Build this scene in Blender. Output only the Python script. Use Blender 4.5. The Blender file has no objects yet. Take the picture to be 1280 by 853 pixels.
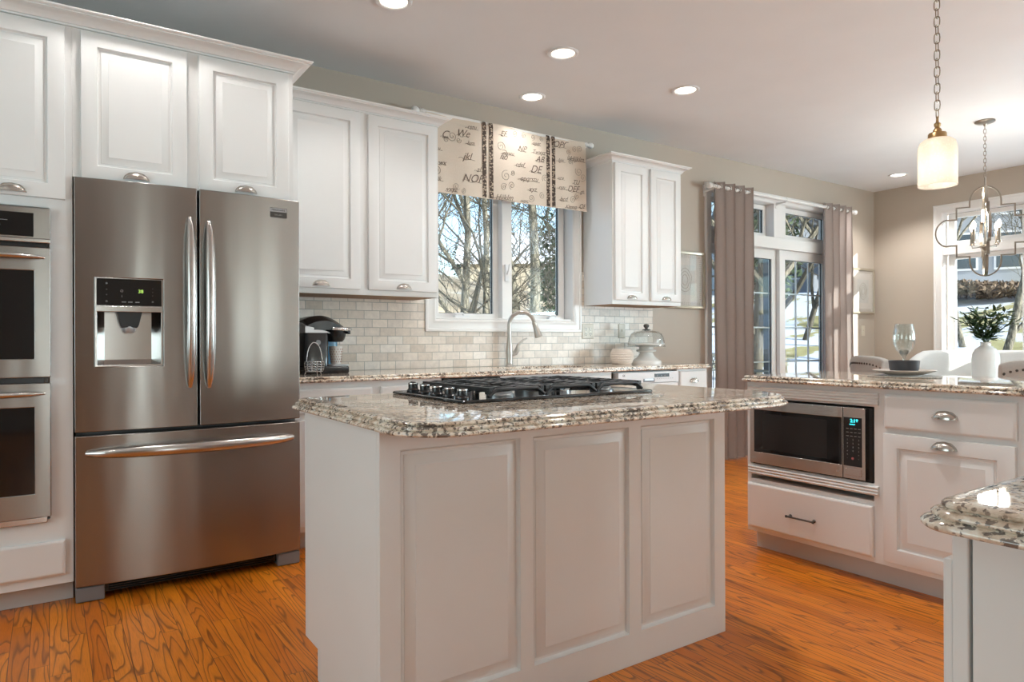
import bpy, bmesh, math, random
from math import sin, cos, pi, radians, sqrt
from mathutils import Vector, Matrix
random.seed(7)
SC = bpy.context.scene
COL = SC.collection

# ---------------------------------------------------------------- camera, sky, sun, exposure
cam = bpy.data.cameras.new('camera'); cam.lens = 24.0; cam.sensor_width = 36; cam.clip_start = 0.02; cam.clip_end = 600
co = bpy.data.objects.new('camera', cam); COL.objects.link(co); SC.camera = co
yaw, pitch, roll = radians(34.18), radians(0.016), radians(-0.216)
_f = Vector((sin(yaw), cos(yaw), 0)); _r = Vector((cos(yaw), -sin(yaw), 0)); _u = Vector((0, 0, 1))
_w = _f*cos(pitch)+_u*sin(pitch); _u2 = _u*cos(pitch)-_f*sin(pitch)
_r3 = _r*cos(roll)+_u2*sin(roll); _u3 = _u2*cos(roll)-_r*sin(roll)
co.matrix_world = Matrix(((_r3.x, _u3.x, -_w.x, 0), (_r3.y, _u3.y, -_w.y, 0), (_r3.z, _u3.z, -_w.z, 1.067), (0, 0, 0, 1)))

SC.view_settings.view_transform = 'Standard'; SC.view_settings.look = 'None'
SC.view_settings.exposure = 0.52; SC.view_settings.gamma = 1.0; SC.view_settings.use_curve_mapping = False
SC.cycles.use_denoising = True; SC.cycles.max_bounces = 8; SC.cycles.diffuse_bounces = 4; SC.cycles.glossy_bounces = 4
SC.cycles.transparent_max_bounces = 16; SC.cycles.sample_clamp_indirect = 6; SC.cycles.caustics_reflective = False; SC.cycles.caustics_refractive = False

W = bpy.data.worlds.new('sky'); SC.world = W; W.use_nodes = True
nt = W.node_tree; nt.nodes.clear()
sky = nt.nodes.new('ShaderNodeTexSky'); sky.sky_type = 'NISHITA'; sky.sun_disc = False
sky.sun_elevation = radians(24); sky.sun_rotation = radians(200); sky.air_density = 1.0; sky.dust_density = 0.6
bg = nt.nodes.new('ShaderNodeBackground'); bg.inputs[1].default_value = 0.21
wo = nt.nodes.new('ShaderNodeOutputWorld')
nt.links.new(sky.outputs[0], bg.inputs[0]); nt.links.new(bg.outputs[0], wo.inputs[0])

def light(name, kind, loc, energy, color=(1, 1, 1), parent=None, rot=None, **kw):
    l = bpy.data.lights.new(name, kind); l.energy = energy; l.color = color
    for k, v in kw.items(): setattr(l, k, v)
    o = bpy.data.objects.new(name, l); COL.objects.link(o); o.location = loc
    if rot: o.rotation_euler = rot
    if parent: o.parent = parent
    return o
sun = light('sun', 'SUN', (12, -14, 8), 10.0, (1.0, 0.95, 0.88), angle=radians(0.6))
sun.rotation_euler = Vector((-0.46, 1.0, -0.30)).to_track_quat('-Z', 'Y').to_euler()
# unseen area lamps added as fill, set just inside the added shaded windows
for fx, fw, fe in ((0.17, 0.30, 13), (3.05, 0.26, 11), (4.00, 0.34, 14), (6.30, 2.0, 4)):  # narrow ones placed to streak the refrigerator's reflections
    light('front_fill', 'AREA', (fx, -3.57, 1.45), fe, (0.86, 1.0, 1.0), rot=(radians(102), 0, 0), shape='RECTANGLE', size=fw, size_y=2.0)
light('side_fill', 'AREA', (7.69, -1.05, 1.55), 300, (0.68, 0.90, 1.0), rot=(radians(124), 0, radians(90)), shape='RECTANGLE', size=2.7, size_y=1.7)  # added fill that lifts the ceiling and the right side of the room
light('left_fill', 'AREA', (-2.57, 1.25, 1.55), 40, (0.74, 0.95, 1.0), rot=(radians(98), 0, radians(-90)), shape='RECTANGLE', size=2.3, size_y=1.7)  # added fill that brightens the peninsula front

# ---------------------------------------------------------------- materials
MATS = {}
def nodes(m):
    m.use_nodes = True; t = m.node_tree; return t, t.nodes['Principled BSDF']
def mat(name, col, rough=0.5, metal=0.0, spec=0.5, emit=None, es=0, coat=0, aniso=0):
    m = bpy.data.materials.new(name); t, b = nodes(m)
    b.inputs['Base Color'].default_value = (*col, 1); b.inputs['Roughness'].default_value = rough
    b.inputs['Metallic'].default_value = metal; b.inputs['Specular IOR Level'].default_value = spec
    b.inputs['Coat Weight'].default_value = coat; b.inputs['Anisotropic'].default_value = aniso
    if emit: b.inputs['Emission Color'].default_value = (*emit, 1); b.inputs['Emission Strength'].default_value = es
    # faint procedural variation so nothing is perfectly even
    tc = t.nodes.new('ShaderNodeTexCoord'); n = t.nodes.new('ShaderNodeTexNoise'); n.inputs['Scale'].default_value = 14
    t.links.new(tc.outputs['Object'], n.inputs['Vector'])
    mr = t.nodes.new('ShaderNodeMapRange'); mr.inputs['To Min'].default_value = max(0.02, rough-0.03); mr.inputs['To Max'].default_value = rough+0.03
    t.links.new(n.outputs[0], mr.inputs[0]); t.links.new(mr.outputs[0], b.inputs['Roughness'])
    MATS[name] = m; return m
class NT:
    def __init__(s, m): s.t, s.b = nodes(m)
    def n(s, typ, ins=None, **kw):
        nd = s.t.nodes.new('ShaderNode'+typ)
        for k, v in kw.items(): setattr(nd, k, v)
        for k, v in (ins or {}).items():
            if isinstance(v, bpy.types.NodeSocket): s.t.links.new(v, nd.inputs[k])
            else: nd.inputs[k].default_value = v
        return nd
    def math(s, op, a, b=0.0, c=0.0):
        return s.n('Math', {0: a, 1: b, 2: c}, operation=op).outputs[0]
    def ramp(s, fac, stops, interp='LINEAR'):
        nd = s.n('ValToRGB', {0: fac}); r = nd.color_ramp; r.interpolation = interp
        while len(r.elements) < len(stops): r.elements.new(0.5)
        for e, (p, c) in zip(r.elements, stops): e.position = p; e.color = (*c, 1)
        return nd.outputs[0]
    def link(s, a, b): s.t.links.new(a, s.b.inputs[b])
    def bump(s, h, strength=0.2, dist=0.002):
        b = s.n('Bump', {'Height': h, 'Strength': strength, 'Distance': dist}); s.link(b.outputs[0], 'Normal')

def m_paint(name, col, rough=0.38):
    m = bpy.data.materials.new(name); g = NT(m)
    tc = g.n('TexCoord').outputs['Object']
    n = g.n('TexNoise', {'Vector': tc, 'Scale': 3.0, 'Detail': 3.0})
    c = g.ramp(n.outputs[0], [(0.3, tuple(x*0.97 for x in col)), (0.7, col)])
    g.link(c, 'Base Color'); g.b.inputs['Roughness'].default_value = rough
    mp = g.n('Mapping', {'Vector': tc, 'Scale': (160, 160, 6)})
    n2 = g.n('TexNoise', {'Vector': mp.outputs[0], 'Scale': 1.0, 'Detail': 2.0}); g.bump(n2.outputs[0], 0.06, 0.001)
    MATS[name] = m; return m
PAINT = m_paint('white_cabinet_paint', (0.80, 0.80, 0.79))
TRIM = m_paint('white_trim_paint', (0.84, 0.83, 0.81), 0.3)
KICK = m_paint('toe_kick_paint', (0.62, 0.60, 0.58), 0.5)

def m_wall():
    m = bpy.data.materials.new('greige_wall_paint'); g = NT(m)
    tc = g.n('TexCoord').outputs['Object']
    n = g.n('TexNoise', {'Vector': tc, 'Scale': 220.0, 'Detail': 2.0}); g.bump(n.outputs[0], 0.08, 0.001)
    n1 = g.n('TexNoise', {'Vector': tc, 'Scale': 0.8})
    g.link(g.ramp(n1.outputs[0], [(0.3, (0.46, 0.40, 0.335)), (0.7, (0.49, 0.43, 0.36))]), 'Base Color')
    g.b.inputs['Roughness'].default_value = 0.55; return m
WALL = m_wall()
CEIL = m_paint('ceiling_paint', (0.79, 0.805, 0.82), 0.8)

def m_floor():
    m = bpy.data.materials.new('oak_strip_floor'); g = NT(m)
    tc = g.n('TexCoord').outputs['Object']; sp = g.n('SeparateXYZ', {0: tc}); X, Y = sp.outputs[0], sp.outputs[1]
    PW = 0.057
    xi = g.math('FLOOR', g.math('DIVIDE', X, PW)); xf = g.math('FRACT', g.math('DIVIDE', X, PW))
    r1 = g.n('TexWhiteNoise', {'W': xi}, noise_dimensions='1D').outputs[0]
    yy = g.math('ADD', g.math('DIVIDE', Y, 0.85), g.math('MULTIPLY', r1, 17.0))
    yi = g.math('FLOOR', yy); yf = g.math('FRACT', yy)
    idv = g.n('CombineXYZ', {0: xi, 1: yi}).outputs[0]
    wn = g.n('TexWhiteNoise', {'Vector': idv}, noise_dimensions='3D'); rc = wn.outputs[1]; rv = wn.outputs[0]
    srgb = g.n('SeparateColor', {0: rc})
    # grain coordinates: narrow across, long along the plank, shifted for every plank
    gx = g.math('ADD', g.math('MULTIPLY', X, 13.0), g.math('MULTIPLY', srgb.outputs[0], 60.0))
    gy = g.math('ADD', g.math('MULTIPLY', Y, 1.15), g.math('MULTIPLY', srgb.outputs[1], 60.0))
    gv = g.n('CombineXYZ', {0: gx, 1: gy, 2: g.math('MULTIPLY', rv, 30.0)}).outputs[0]
    gn = g.n('TexNoise', {'Vector': gv, 'Scale': 1.0, 'Detail': 1.6, 'Roughness': 0.4, 'Distortion': 0.15}).outputs[0]
    ringf = g.math('FRACT', g.math('MULTIPLY', gn, 12.0))
    ring = g.ramp(ringf, [(0.0, (1, 1, 1)), (0.06, (0.85, 0.85, 0.85)), (0.20, (0.18, 0.18, 0.18)), (0.5, (0, 0, 0)), (0.90, (0.0, 0.0, 0.0)), (1.0, (0.9, 0.9, 0.9))])
    pv = g.n('CombineXYZ', {0: g.math('MULTIPLY', X, 420.0), 1: g.math('MULTIPLY', Y, 14.0)}).outputs[0]
    pn = g.n('TexNoise', {'Vector': pv, 'Scale': 1.0, 'Detail': 2.0}).outputs[0]
    pore = g.ramp(pn, [(0.42, (0, 0, 0)), (0.72, (1, 1, 1))])
    base = g.ramp(rv, [(0.0, (0.57, 0.148, 0.007)), (0.35, (0.70, 0.197, 0.009)), (0.7, (0.82, 0.255, 0.015)), (1.0, (0.63, 0.158, 0.007))])
    mx = g.n('MixRGB', {0: g.math('MULTIPLY', ring, 0.80), 1: base, 2: (0.13, 0.028, 0.003, 1)}).outputs[0]
    mx = g.n('MixRGB', {0: g.math('MULTIPLY', pore, 0.35), 1: mx, 2: (0.30, 0.07, 0.008, 1)}).outputs[0]
    e = g.math('MINIMUM', g.math('MULTIPLY', g.math('MINIMUM', xf, g.math('SUBTRACT', 1.0, xf)), PW), g.math('MULTIPLY', g.math('MINIMUM', yf, g.math('SUBTRACT', 1.0, yf)), 0.85))
    seam = g.n('MapRange', {0: e, 1: 0.0004, 2: 0.0014, 3: 0.0, 4: 1.0}).outputs[0]
    mx = g.n('MixRGB', {0: g.math('SUBTRACT', 1.0, seam), 1: mx, 2: (0.06, 0.018, 0.005, 1)}).outputs[0]
    g.link(mx, 'Base Color')
    g.b.inputs['Roughness'].default_value = 0.30; g.b.inputs['Coat Weight'].default_value = 0.06; g.b.inputs['Coat Roughness'].default_value = 0.12
    hn = g.n('TexNoise', {'Vector': g.n('Mapping', {'Vector': tc, 'Scale': (25, 3, 1)}).outputs[0], 'Scale': 1.0}).outputs[0]
    h = g.math('ADD', seam, g.math('MULTIPLY', hn, 0.9)); h = g.math('SUBTRACT', h, g.math('MULTIPLY', ring, 0.25))
    g.bump(h, 0.25, 0.0012)
    return m
FLOOR = m_floor()

def m_granite():
    m = bpy.data.materials.new('speckled_granite'); g = NT(m)
    tc = g.n('TexCoord').outputs['Object']
    n0 = g.n('TexNoise', {'Vector': tc, 'Scale': 30.0, 'Detail': 5.0, 'Roughness': 0.65, 'Distortion': 0.3}).outputs[0]
    base = g.ramp(n0, [(0.32, (0.42, 0.30, 0.21)), (0.44, (0.66, 0.52, 0.40)), (0.52, (0.78, 0.68, 0.56)), (0.62, (0.84, 0.78, 0.70)), (0.74, (0.62, 0.58, 0.55))])
    n1 = g.n('TexNoise', {'Vector': tc, 'Scale': 85.0, 'Detail': 3.0, 'Roughness': 0.55, 'Distortion': 0.2}).outputs[0]
    n3 = g.n('TexNoise', {'Vector': tc, 'Scale': 12.0, 'Detail': 2.0}).outputs[0]
    thr = g.math('ADD', n1, g.math('MULTIPLY', n3, 0.45))
    dark = g.ramp(thr, [(0.765, (0, 0, 0)), (0.81, (1, 1, 1))])
    vo = g.n('TexVoronoi', {'Vector': tc, 'Scale': 120.0}); n2 = vo.outputs['Distance']; vc = g.n('SeparateColor', {0: vo.outputs['Color']}).outputs[0]
    sp = g.math('MULTIPLY', g.ramp(n2, [(0.30, (1, 1, 1)), (0.42, (0, 0, 0))]), g.math('GREATER_THAN', vc, 0.62))
    c = g.n('MixRGB', {0: g.math('MULTIPLY', sp, 0.75), 1: base, 2: (0.20, 0.135, 0.10, 1)}).outputs[0]
    c = g.n('MixRGB', {0: g.math('MULTIPLY', dark, 0.85), 1: c, 2: (0.085, 0.06, 0.05, 1)}).outputs[0]
    g.link(c, 'Base Color'); g.b.inputs['Roughness'].default_value = 0.035; g.b.inputs['Specular IOR Level'].default_value = 0.95
    return m
GRANITE = m_granite()

def m_tile():
    m = bpy.data.materials.new('tumbled_marble_subway_tile'); g = NT(m)
    tc = g.n('TexCoord').outputs['Object']; sp = g.n('SeparateXYZ', {0: tc})
    n = g.n('TexNoise', {'Vector': tc, 'Scale': 40.0, 'Detail': 2.0})
    v = g.n('CombineXYZ', {0: g.math('ADD', sp.outputs[0], g.math('MULTIPLY', n.outputs[0], 0.003)), 1: g.math('SUBTRACT', sp.outputs[2], 0.889)}).outputs[0]
    br = g.n('TexBrick', {'Vector': v, 'Color1': (0.0, 0.0, 0.0, 1), 'Color2': (1, 1, 1, 1), 'Mortar': (0.5, 0.5, 0.5, 1), 'Scale': 1.0, 'Mortar Size': 0.0022, 'Mortar Smooth': 0.3, 'Bias': 0.0, 'Brick Width': 0.106, 'Row Height': 0.0535}, offset=0.5)
    tcol = g.ramp(br.outputs[0], [(0.0, (0.66, 0.575, 0.49)), (0.25, (0.80, 0.73, 0.66)), (0.5, (0.90, 0.82, 0.735)), (0.75, (0.76, 0.68, 0.595)), (1.0, (0.92, 0.875, 0.82))])
    n2 = g.n('TexNoise', {'Vector': tc, 'Scale': 28.0, 'Detail': 5.0, 'Roughness': 0.65}).outputs[0]
    var = g.ramp(n2, [(0.3, (0.86, 0.85, 0.84)), (0.7, (1.05, 1.04, 1.02))])
    c = g.n('MixRGB', {0: 1.0, 1: tcol, 2: var}, blend_type='MULTIPLY').outputs[0]
    c = g.n('MixRGB', {0: br.outputs[1], 1: c, 2: (0.42, 0.40, 0.36, 1)}).outputs[0]
    g.link(c, 'Base Color'); g.b.inputs['Roughness'].default_value = 0.32
    h = g.math('SUBTRACT', g.math('MULTIPLY', n2, 0.3), br.outputs[1]); g.bump(h, 0.5, 0.0025)
    return m
TILE = m_tile()

def m_steel(name, col, rough=0.3, scale=(3, 3, 500), aniso=0.75, wav=0.5):
    m = bpy.data.materials.new(name); g = NT(m)
    tc = g.n('TexCoord').outputs['Object']; b = g.b
    b.inputs['Base Color'].default_value = (*col, 1); b.inputs['Metallic'].default_value = 1; b.inputs['Anisotropic'].default_value = aniso; b.inputs['Anisotropic Rotation'].default_value = 0.25
    n = g.n('TexNoise', {'Vector': g.n('Mapping', {'Vector': tc, 'Scale': scale}).outputs[0], 'Scale': 1.0, 'Detail': 2.0}).outputs[0]
    mr = g.n('MapRange', {0: n, 3: rough-0.02, 4: rough+0.03}).outputs[0]; g.link(mr, 'Roughness')
    w = g.n('TexNoise', {'Vector': g.n('Mapping', {'Vector': tc, 'Scale': (7, 7, 0.9)}).outputs[0], 'Scale': 1.0, 'Detail': 1.0}).outputs[0]
    h = g.math('ADD', g.math('MULTIPLY', n, 0.004), g.math('MULTIPLY', w, wav)); g.bump(h, 0.25, 0.02)
    t = g.n('Tangent', direction_type='RADIAL', axis='Z'); g.t.links.new(t.outputs[0], b.inputs['Tangent'])
    MATS[name] = m; return m
STEEL = m_steel('brushed_stainless_steel', (0.345, 0.328, 0.31), 0.25)
STEEL2 = m_steel('light_stainless_steel', (0.56, 0.54, 0.52), 0.22, aniso=0.5, wav=0.15)
NICKEL = mat('satin_nickel', (0.55, 0.52, 0.48), 0.24, 1)
CHROME = mat('chrome', (0.75, 0.75, 0.76), 0.08, 1)
BRUSHN = mat('brushed_nickel', (0.56, 0.53, 0.49), 0.3, 1)
CHN = mat('antique_nickel', (0.36, 0.32, 0.27), 0.3, 1)
BRONZE = mat('aged_brass', (0.42, 0.27, 0.13), 0.32, 1)
DARKM = mat('dark_metal', (0.10, 0.095, 0.09), 0.35, 1)
BLK = mat('black_plastic', (0.012, 0.012, 0.013), 0.25)
BGLS = mat('black_glass', (0.008, 0.008, 0.009), 0.04, spec=0.6)
GBLK = mat('grey_black_mesh_glass', (0.022, 0.021, 0.021), 0.12)
IRON = mat('cast_iron', (0.022, 0.022, 0.023), 0.45)
GREYP = mat('grey_plastic', (0.20, 0.20, 0.205), 0.4)
SILVP = mat('silver_plastic', (0.45, 0.45, 0.46), 0.3, 0.6)
BLUEP = mat('translucent_blue_plastic', (0.07, 0.25, 0.40), 0.2)
WHITEP = mat('white_plastic', (0.78, 0.79, 0.80), 0.3)
BEIGEP = mat('almond_plastic', (0.62, 0.57, 0.47), 0.35)
CERAM = mat('white_ceramic', (0.80, 0.78, 0.75), 0.15)
CERAMB = mat('blush_ceramic', (0.78, 0.68, 0.60), 0.3)
BOWLM = mat('charcoal_stoneware', (0.035, 0.038, 0.045), 0.4)
PLATEM = mat('cream_stoneware', (0.66, 0.60, 0.55), 0.3)
CYAN = mat('cyan_display', (0, 0.05, 0.06), 0.4, emit=(0.05, 0.9, 1.0), es=1.4)
GREEND = mat('green_display', (0.02, 0.05, 0.01), 0.4, emit=(0.55, 0.9, 0.15), es=0.7)
GREYTXT = mat('grey_print', (0.34, 0.34, 0.33), 0.5)
DKTXT = mat('dark_print', (0.06, 0.06, 0.065), 0.5)
LAMP = mat('lit_lamp_lens', (0.9, 0.9, 0.9), 0.5, emit=(1.0, 0.90, 0.74), es=3.5)
BULB = mat('lit_bulb', (0.9, 0.9, 0.9), 0.5, emit=(1.0, 0.88, 0.68), es=6)
BULBP = mat('pendant_bulb', (0.9, 0.9, 0.9), 0.5, emit=(1.0, 0.93, 0.84), es=2.2)
STUD = mat('nailhead_metal', (0.10, 0.08, 0.07), 0.3, 1)
LEAF = mat('olive_leaf', (0.045, 0.085, 0.03), 0.45)
LEAFL = mat('evergreen_leaf', (0.055, 0.085, 0.035), 0.7)
HAIRB = mat('brush_twig', (0.17, 0.12, 0.08), 0.8)
INK = mat('brown_ink', (0.16, 0.12, 0.095), 0.8)
INKL = mat('pale_grey_ink', (0.40, 0.355, 0.30), 0.8)
SCREEN = mat('blueblack_reflection_tint', (0.055, 0.09, 0.11), 0.5)  # tint of the glass reflection that the deck post stands in for
RAILM = mat('black_iron_railing', (0.02, 0.03, 0.028), 0.5)
SIDE = mat('grey_house_siding', (0.34, 0.36, 0.39), 0.7)
WHT = mat('white_house_trim', (0.75, 0.76, 0.78), 0.6)
ROOF = mat('slate_roof', (0.10, 0.11, 0.125), 0.8)
ROOFT = mat('snow_covered_roof', (0.72, 0.76, 0.82), 0.8)
HGLS = mat('dark_house_glass', (0.05, 0.07, 0.09), 0.1)
DECKM = mat('deck_boards_snowy', (0.62, 0.60, 0.58), 0.7)

def m_fabric(name, c1, c2, scale=500, rough=0.85, sheen=0.3, weave=True):
    m = bpy.data.materials.new(name); g = NT(m)
    tc = g.n('TexCoord').outputs['Object']
    n = g.n('TexNoise', {'Vector': tc, 'Scale': scale, 'Detail': 2.0}).outputs[0]
    g.link(g.ramp(n, [(0.35, c1), (0.65, c2)]), 'Base Color'); g.b.inputs['Roughness'].default_value = rough
    g.b.inputs['Sheen Weight'].default_value = sheen; g.bump(n, 0.3, 0.0008)
    MATS[name] = m; return m
CURT = m_fabric('taupe_curtain_cloth', (0.31, 0.255, 0.23), (0.40, 0.335, 0.305))
LINEN = m_fabric('oatmeal_linen', (0.70, 0.66, 0.60), (0.80, 0.76, 0.70))
VALM = m_fabric('cream_printed_cloth', (0.66, 0.57, 0.47), (0.72, 0.63, 0.53))
CHAIRF = m_fabric('grey_linen_upholstery', (0.40, 0.36, 0.33), (0.50, 0.46, 0.42))
WHF = m_fabric('white_upholstery', (0.62, 0.62, 0.60), (0.72, 0.72, 0.70))
WOVEN = m_fabric('woven_grass_mat', (0.16, 0.13, 0.10), (0.42, 0.36, 0.29), 180)

def m_band():
    m = bpy.data.materials.new('chain_trim_band'); g = NT(m)
    tc = g.n('TexCoord').outputs['Object']
    v = g.n('TexVoronoi', {'Vector': g.n('Mapping', {'Vector': tc, 'Scale': (55, 55, 75)}).outputs[0], 'Scale': 1.0}).outputs['Distance']
    g.link(g.ramp(v, [(0.36, (0.42, 0.34, 0.26)), (0.50, (0.06, 0.04, 0.03))]), 'Base Color'); g.b.inputs['Roughness'].default_value = 0.8
    return m
BAND = m_band()

def m_glass(name, tint=(1, 1, 1), gl=0.06, rough=0.0, edge=0.5):
    m = bpy.data.materials.new(name); m.use_nodes = True; t = m.node_tree; t.nodes.clear()
    o = t.nodes.new('ShaderNodeOutputMaterial'); mx = t.nodes.new('ShaderNodeMixShader')
    tr = t.nodes.new('ShaderNodeBsdfTransparent'); tr.inputs[0].default_value = (*tint, 1)
    gs = t.nodes.new('ShaderNodeBsdfGlossy'); gs.inputs['Roughness'].default_value = rough
    lw = t.nodes.new('ShaderNodeLayerWeight'); lw.inputs[0].default_value = 0.35
    mr = t.nodes.new('ShaderNodeMapRange'); mr.inputs['To Min'].default_value = gl; mr.inputs['To Max'].default_value = edge
    t.links.new(lw.outputs['Facing'], mr.inputs[0]); t.links.new(mr.outputs[0], mx.inputs[0])
    t.links.new(tr.outputs[0], mx.inputs[1]); t.links.new(gs.outputs[0], mx.inputs[2]); t.links.new(mx.outputs[0], o.inputs[0])
    MATS[name] = m; return m
PANE = m_glass('window_glass', (0.93, 0.97, 0.98), 0.015, edge=0.22)
DOME = m_glass('clear_glass', (0.93, 0.96, 0.96), 0.05, edge=0.75)
PICG = m_glass('picture_glass', (0.97, 0.97, 0.97), 0.02, edge=0.25)

def m_shade():
    m = bpy.data.materials.new('seeded_frosted_glass'); g = NT(m); b = g.b
    tc = g.n('TexCoord').outputs['Object']
    v = g.n('TexVoronoi', {'Vector': tc, 'Scale': 90.0}).outputs['Distance']
    g.link(g.ramp(v, [(0.08, (0.86, 0.82, 0.77)), (0.40, (0.66, 0.61, 0.56))]), 'Base Color'); g.bump(v, 0.6, 0.003)
    b.inputs['Roughness'].default_value = 0.25; b.inputs['Transmission Weight'].default_value = 0.0
    t = g.t; o = [n for n in t.nodes if n.type == 'OUTPUT_MATERIAL'][0]
    tl = g.n('BsdfTranslucent', {'Color': (1.0, 0.93, 0.85, 1)}); tp = g.n('BsdfTransparent', {'Color': (1, 0.95, 0.9, 1)})
    m1 = g.n('MixShader', {0: 0.5, 1: b.outputs[0], 2: tl.outputs[0]}); m2 = g.n('MixShader', {0: 0.22, 1: m1.outputs[0], 2: tp.outputs[0]})
    t.links.new(m2.outputs[0], o.inputs[0]); return m
SHADE = m_shade()
def m_blind():
    m = bpy.data.materials.new('added_shade_cloth'); g = NT(m)
    tl = g.n('BsdfTranslucent', {'Color': (0.8, 0.76, 0.7, 1)}); g.b.inputs['Base Color'].default_value = (0.75, 0.72, 0.68, 1)
    o = [n for n in g.t.nodes if n.type == 'OUTPUT_MATERIAL'][0]
    m1 = g.n('MixShader', {0: 0.5, 1: g.b.outputs[0], 2: tl.outputs[0]}); g.t.links.new(m1.outputs[0], o.inputs[0]); return m
BLIND = m_blind()
def m_noise(name, stops, scale, detail=5, rough=0.8, bump=0.3, dist=0.02, stretch=(1, 1, 1), distort=0.0):
    m = bpy.data.materials.new(name); g = NT(m)
    tc = g.n('TexCoord').outputs['Object']; mp = g.n('Mapping', {'Vector': tc, 'Scale': stretch}).outputs[0]
    n = g.n('TexNoise', {'Vector': mp, 'Scale': scale, 'Detail': float(detail), 'Roughness': 0.6, 'Distortion': distort}).outputs[0]
    g.link(g.ramp(n, stops), 'Base Color'); g.b.inputs['Roughness'].default_value = rough; g.bump(n, bump, dist)
    MATS[name] = m; return m
BARK = m_noise('grey_tree_bark', [(0.38, (0.045, 0.042, 0.03)), (0.5, (0.13, 0.115, 0.08)), (0.66, (0.30, 0.265, 0.20))], 9, stretch=(3, 3, 0.6))
BARKD = m_noise('dark_tree_bark', [(0.35, (0.03, 0.028, 0.02)), (0.65, (0.11, 0.095, 0.065))], 9, stretch=(3, 3, 0.6))
YARD = m_noise('patchy_snow_and_lawn', [(0.34, (0.30, 0.27, 0.11)), (0.435, (0.46, 0.42, 0.20)), (0.455, (0.72, 0.78, 0.86)), (0.75, (0.82, 0.86, 0.92))], 0.22, 7, stretch=(0.8, 2.0, 1), distort=0.4)
MEADOW = m_noise('dry_tan_meadow', [(0.35, (0.42, 0.31, 0.19)), (0.55, (0.62, 0.50, 0.34)), (0.72, (0.80, 0.78, 0.74))], 0.5, 6)

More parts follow.
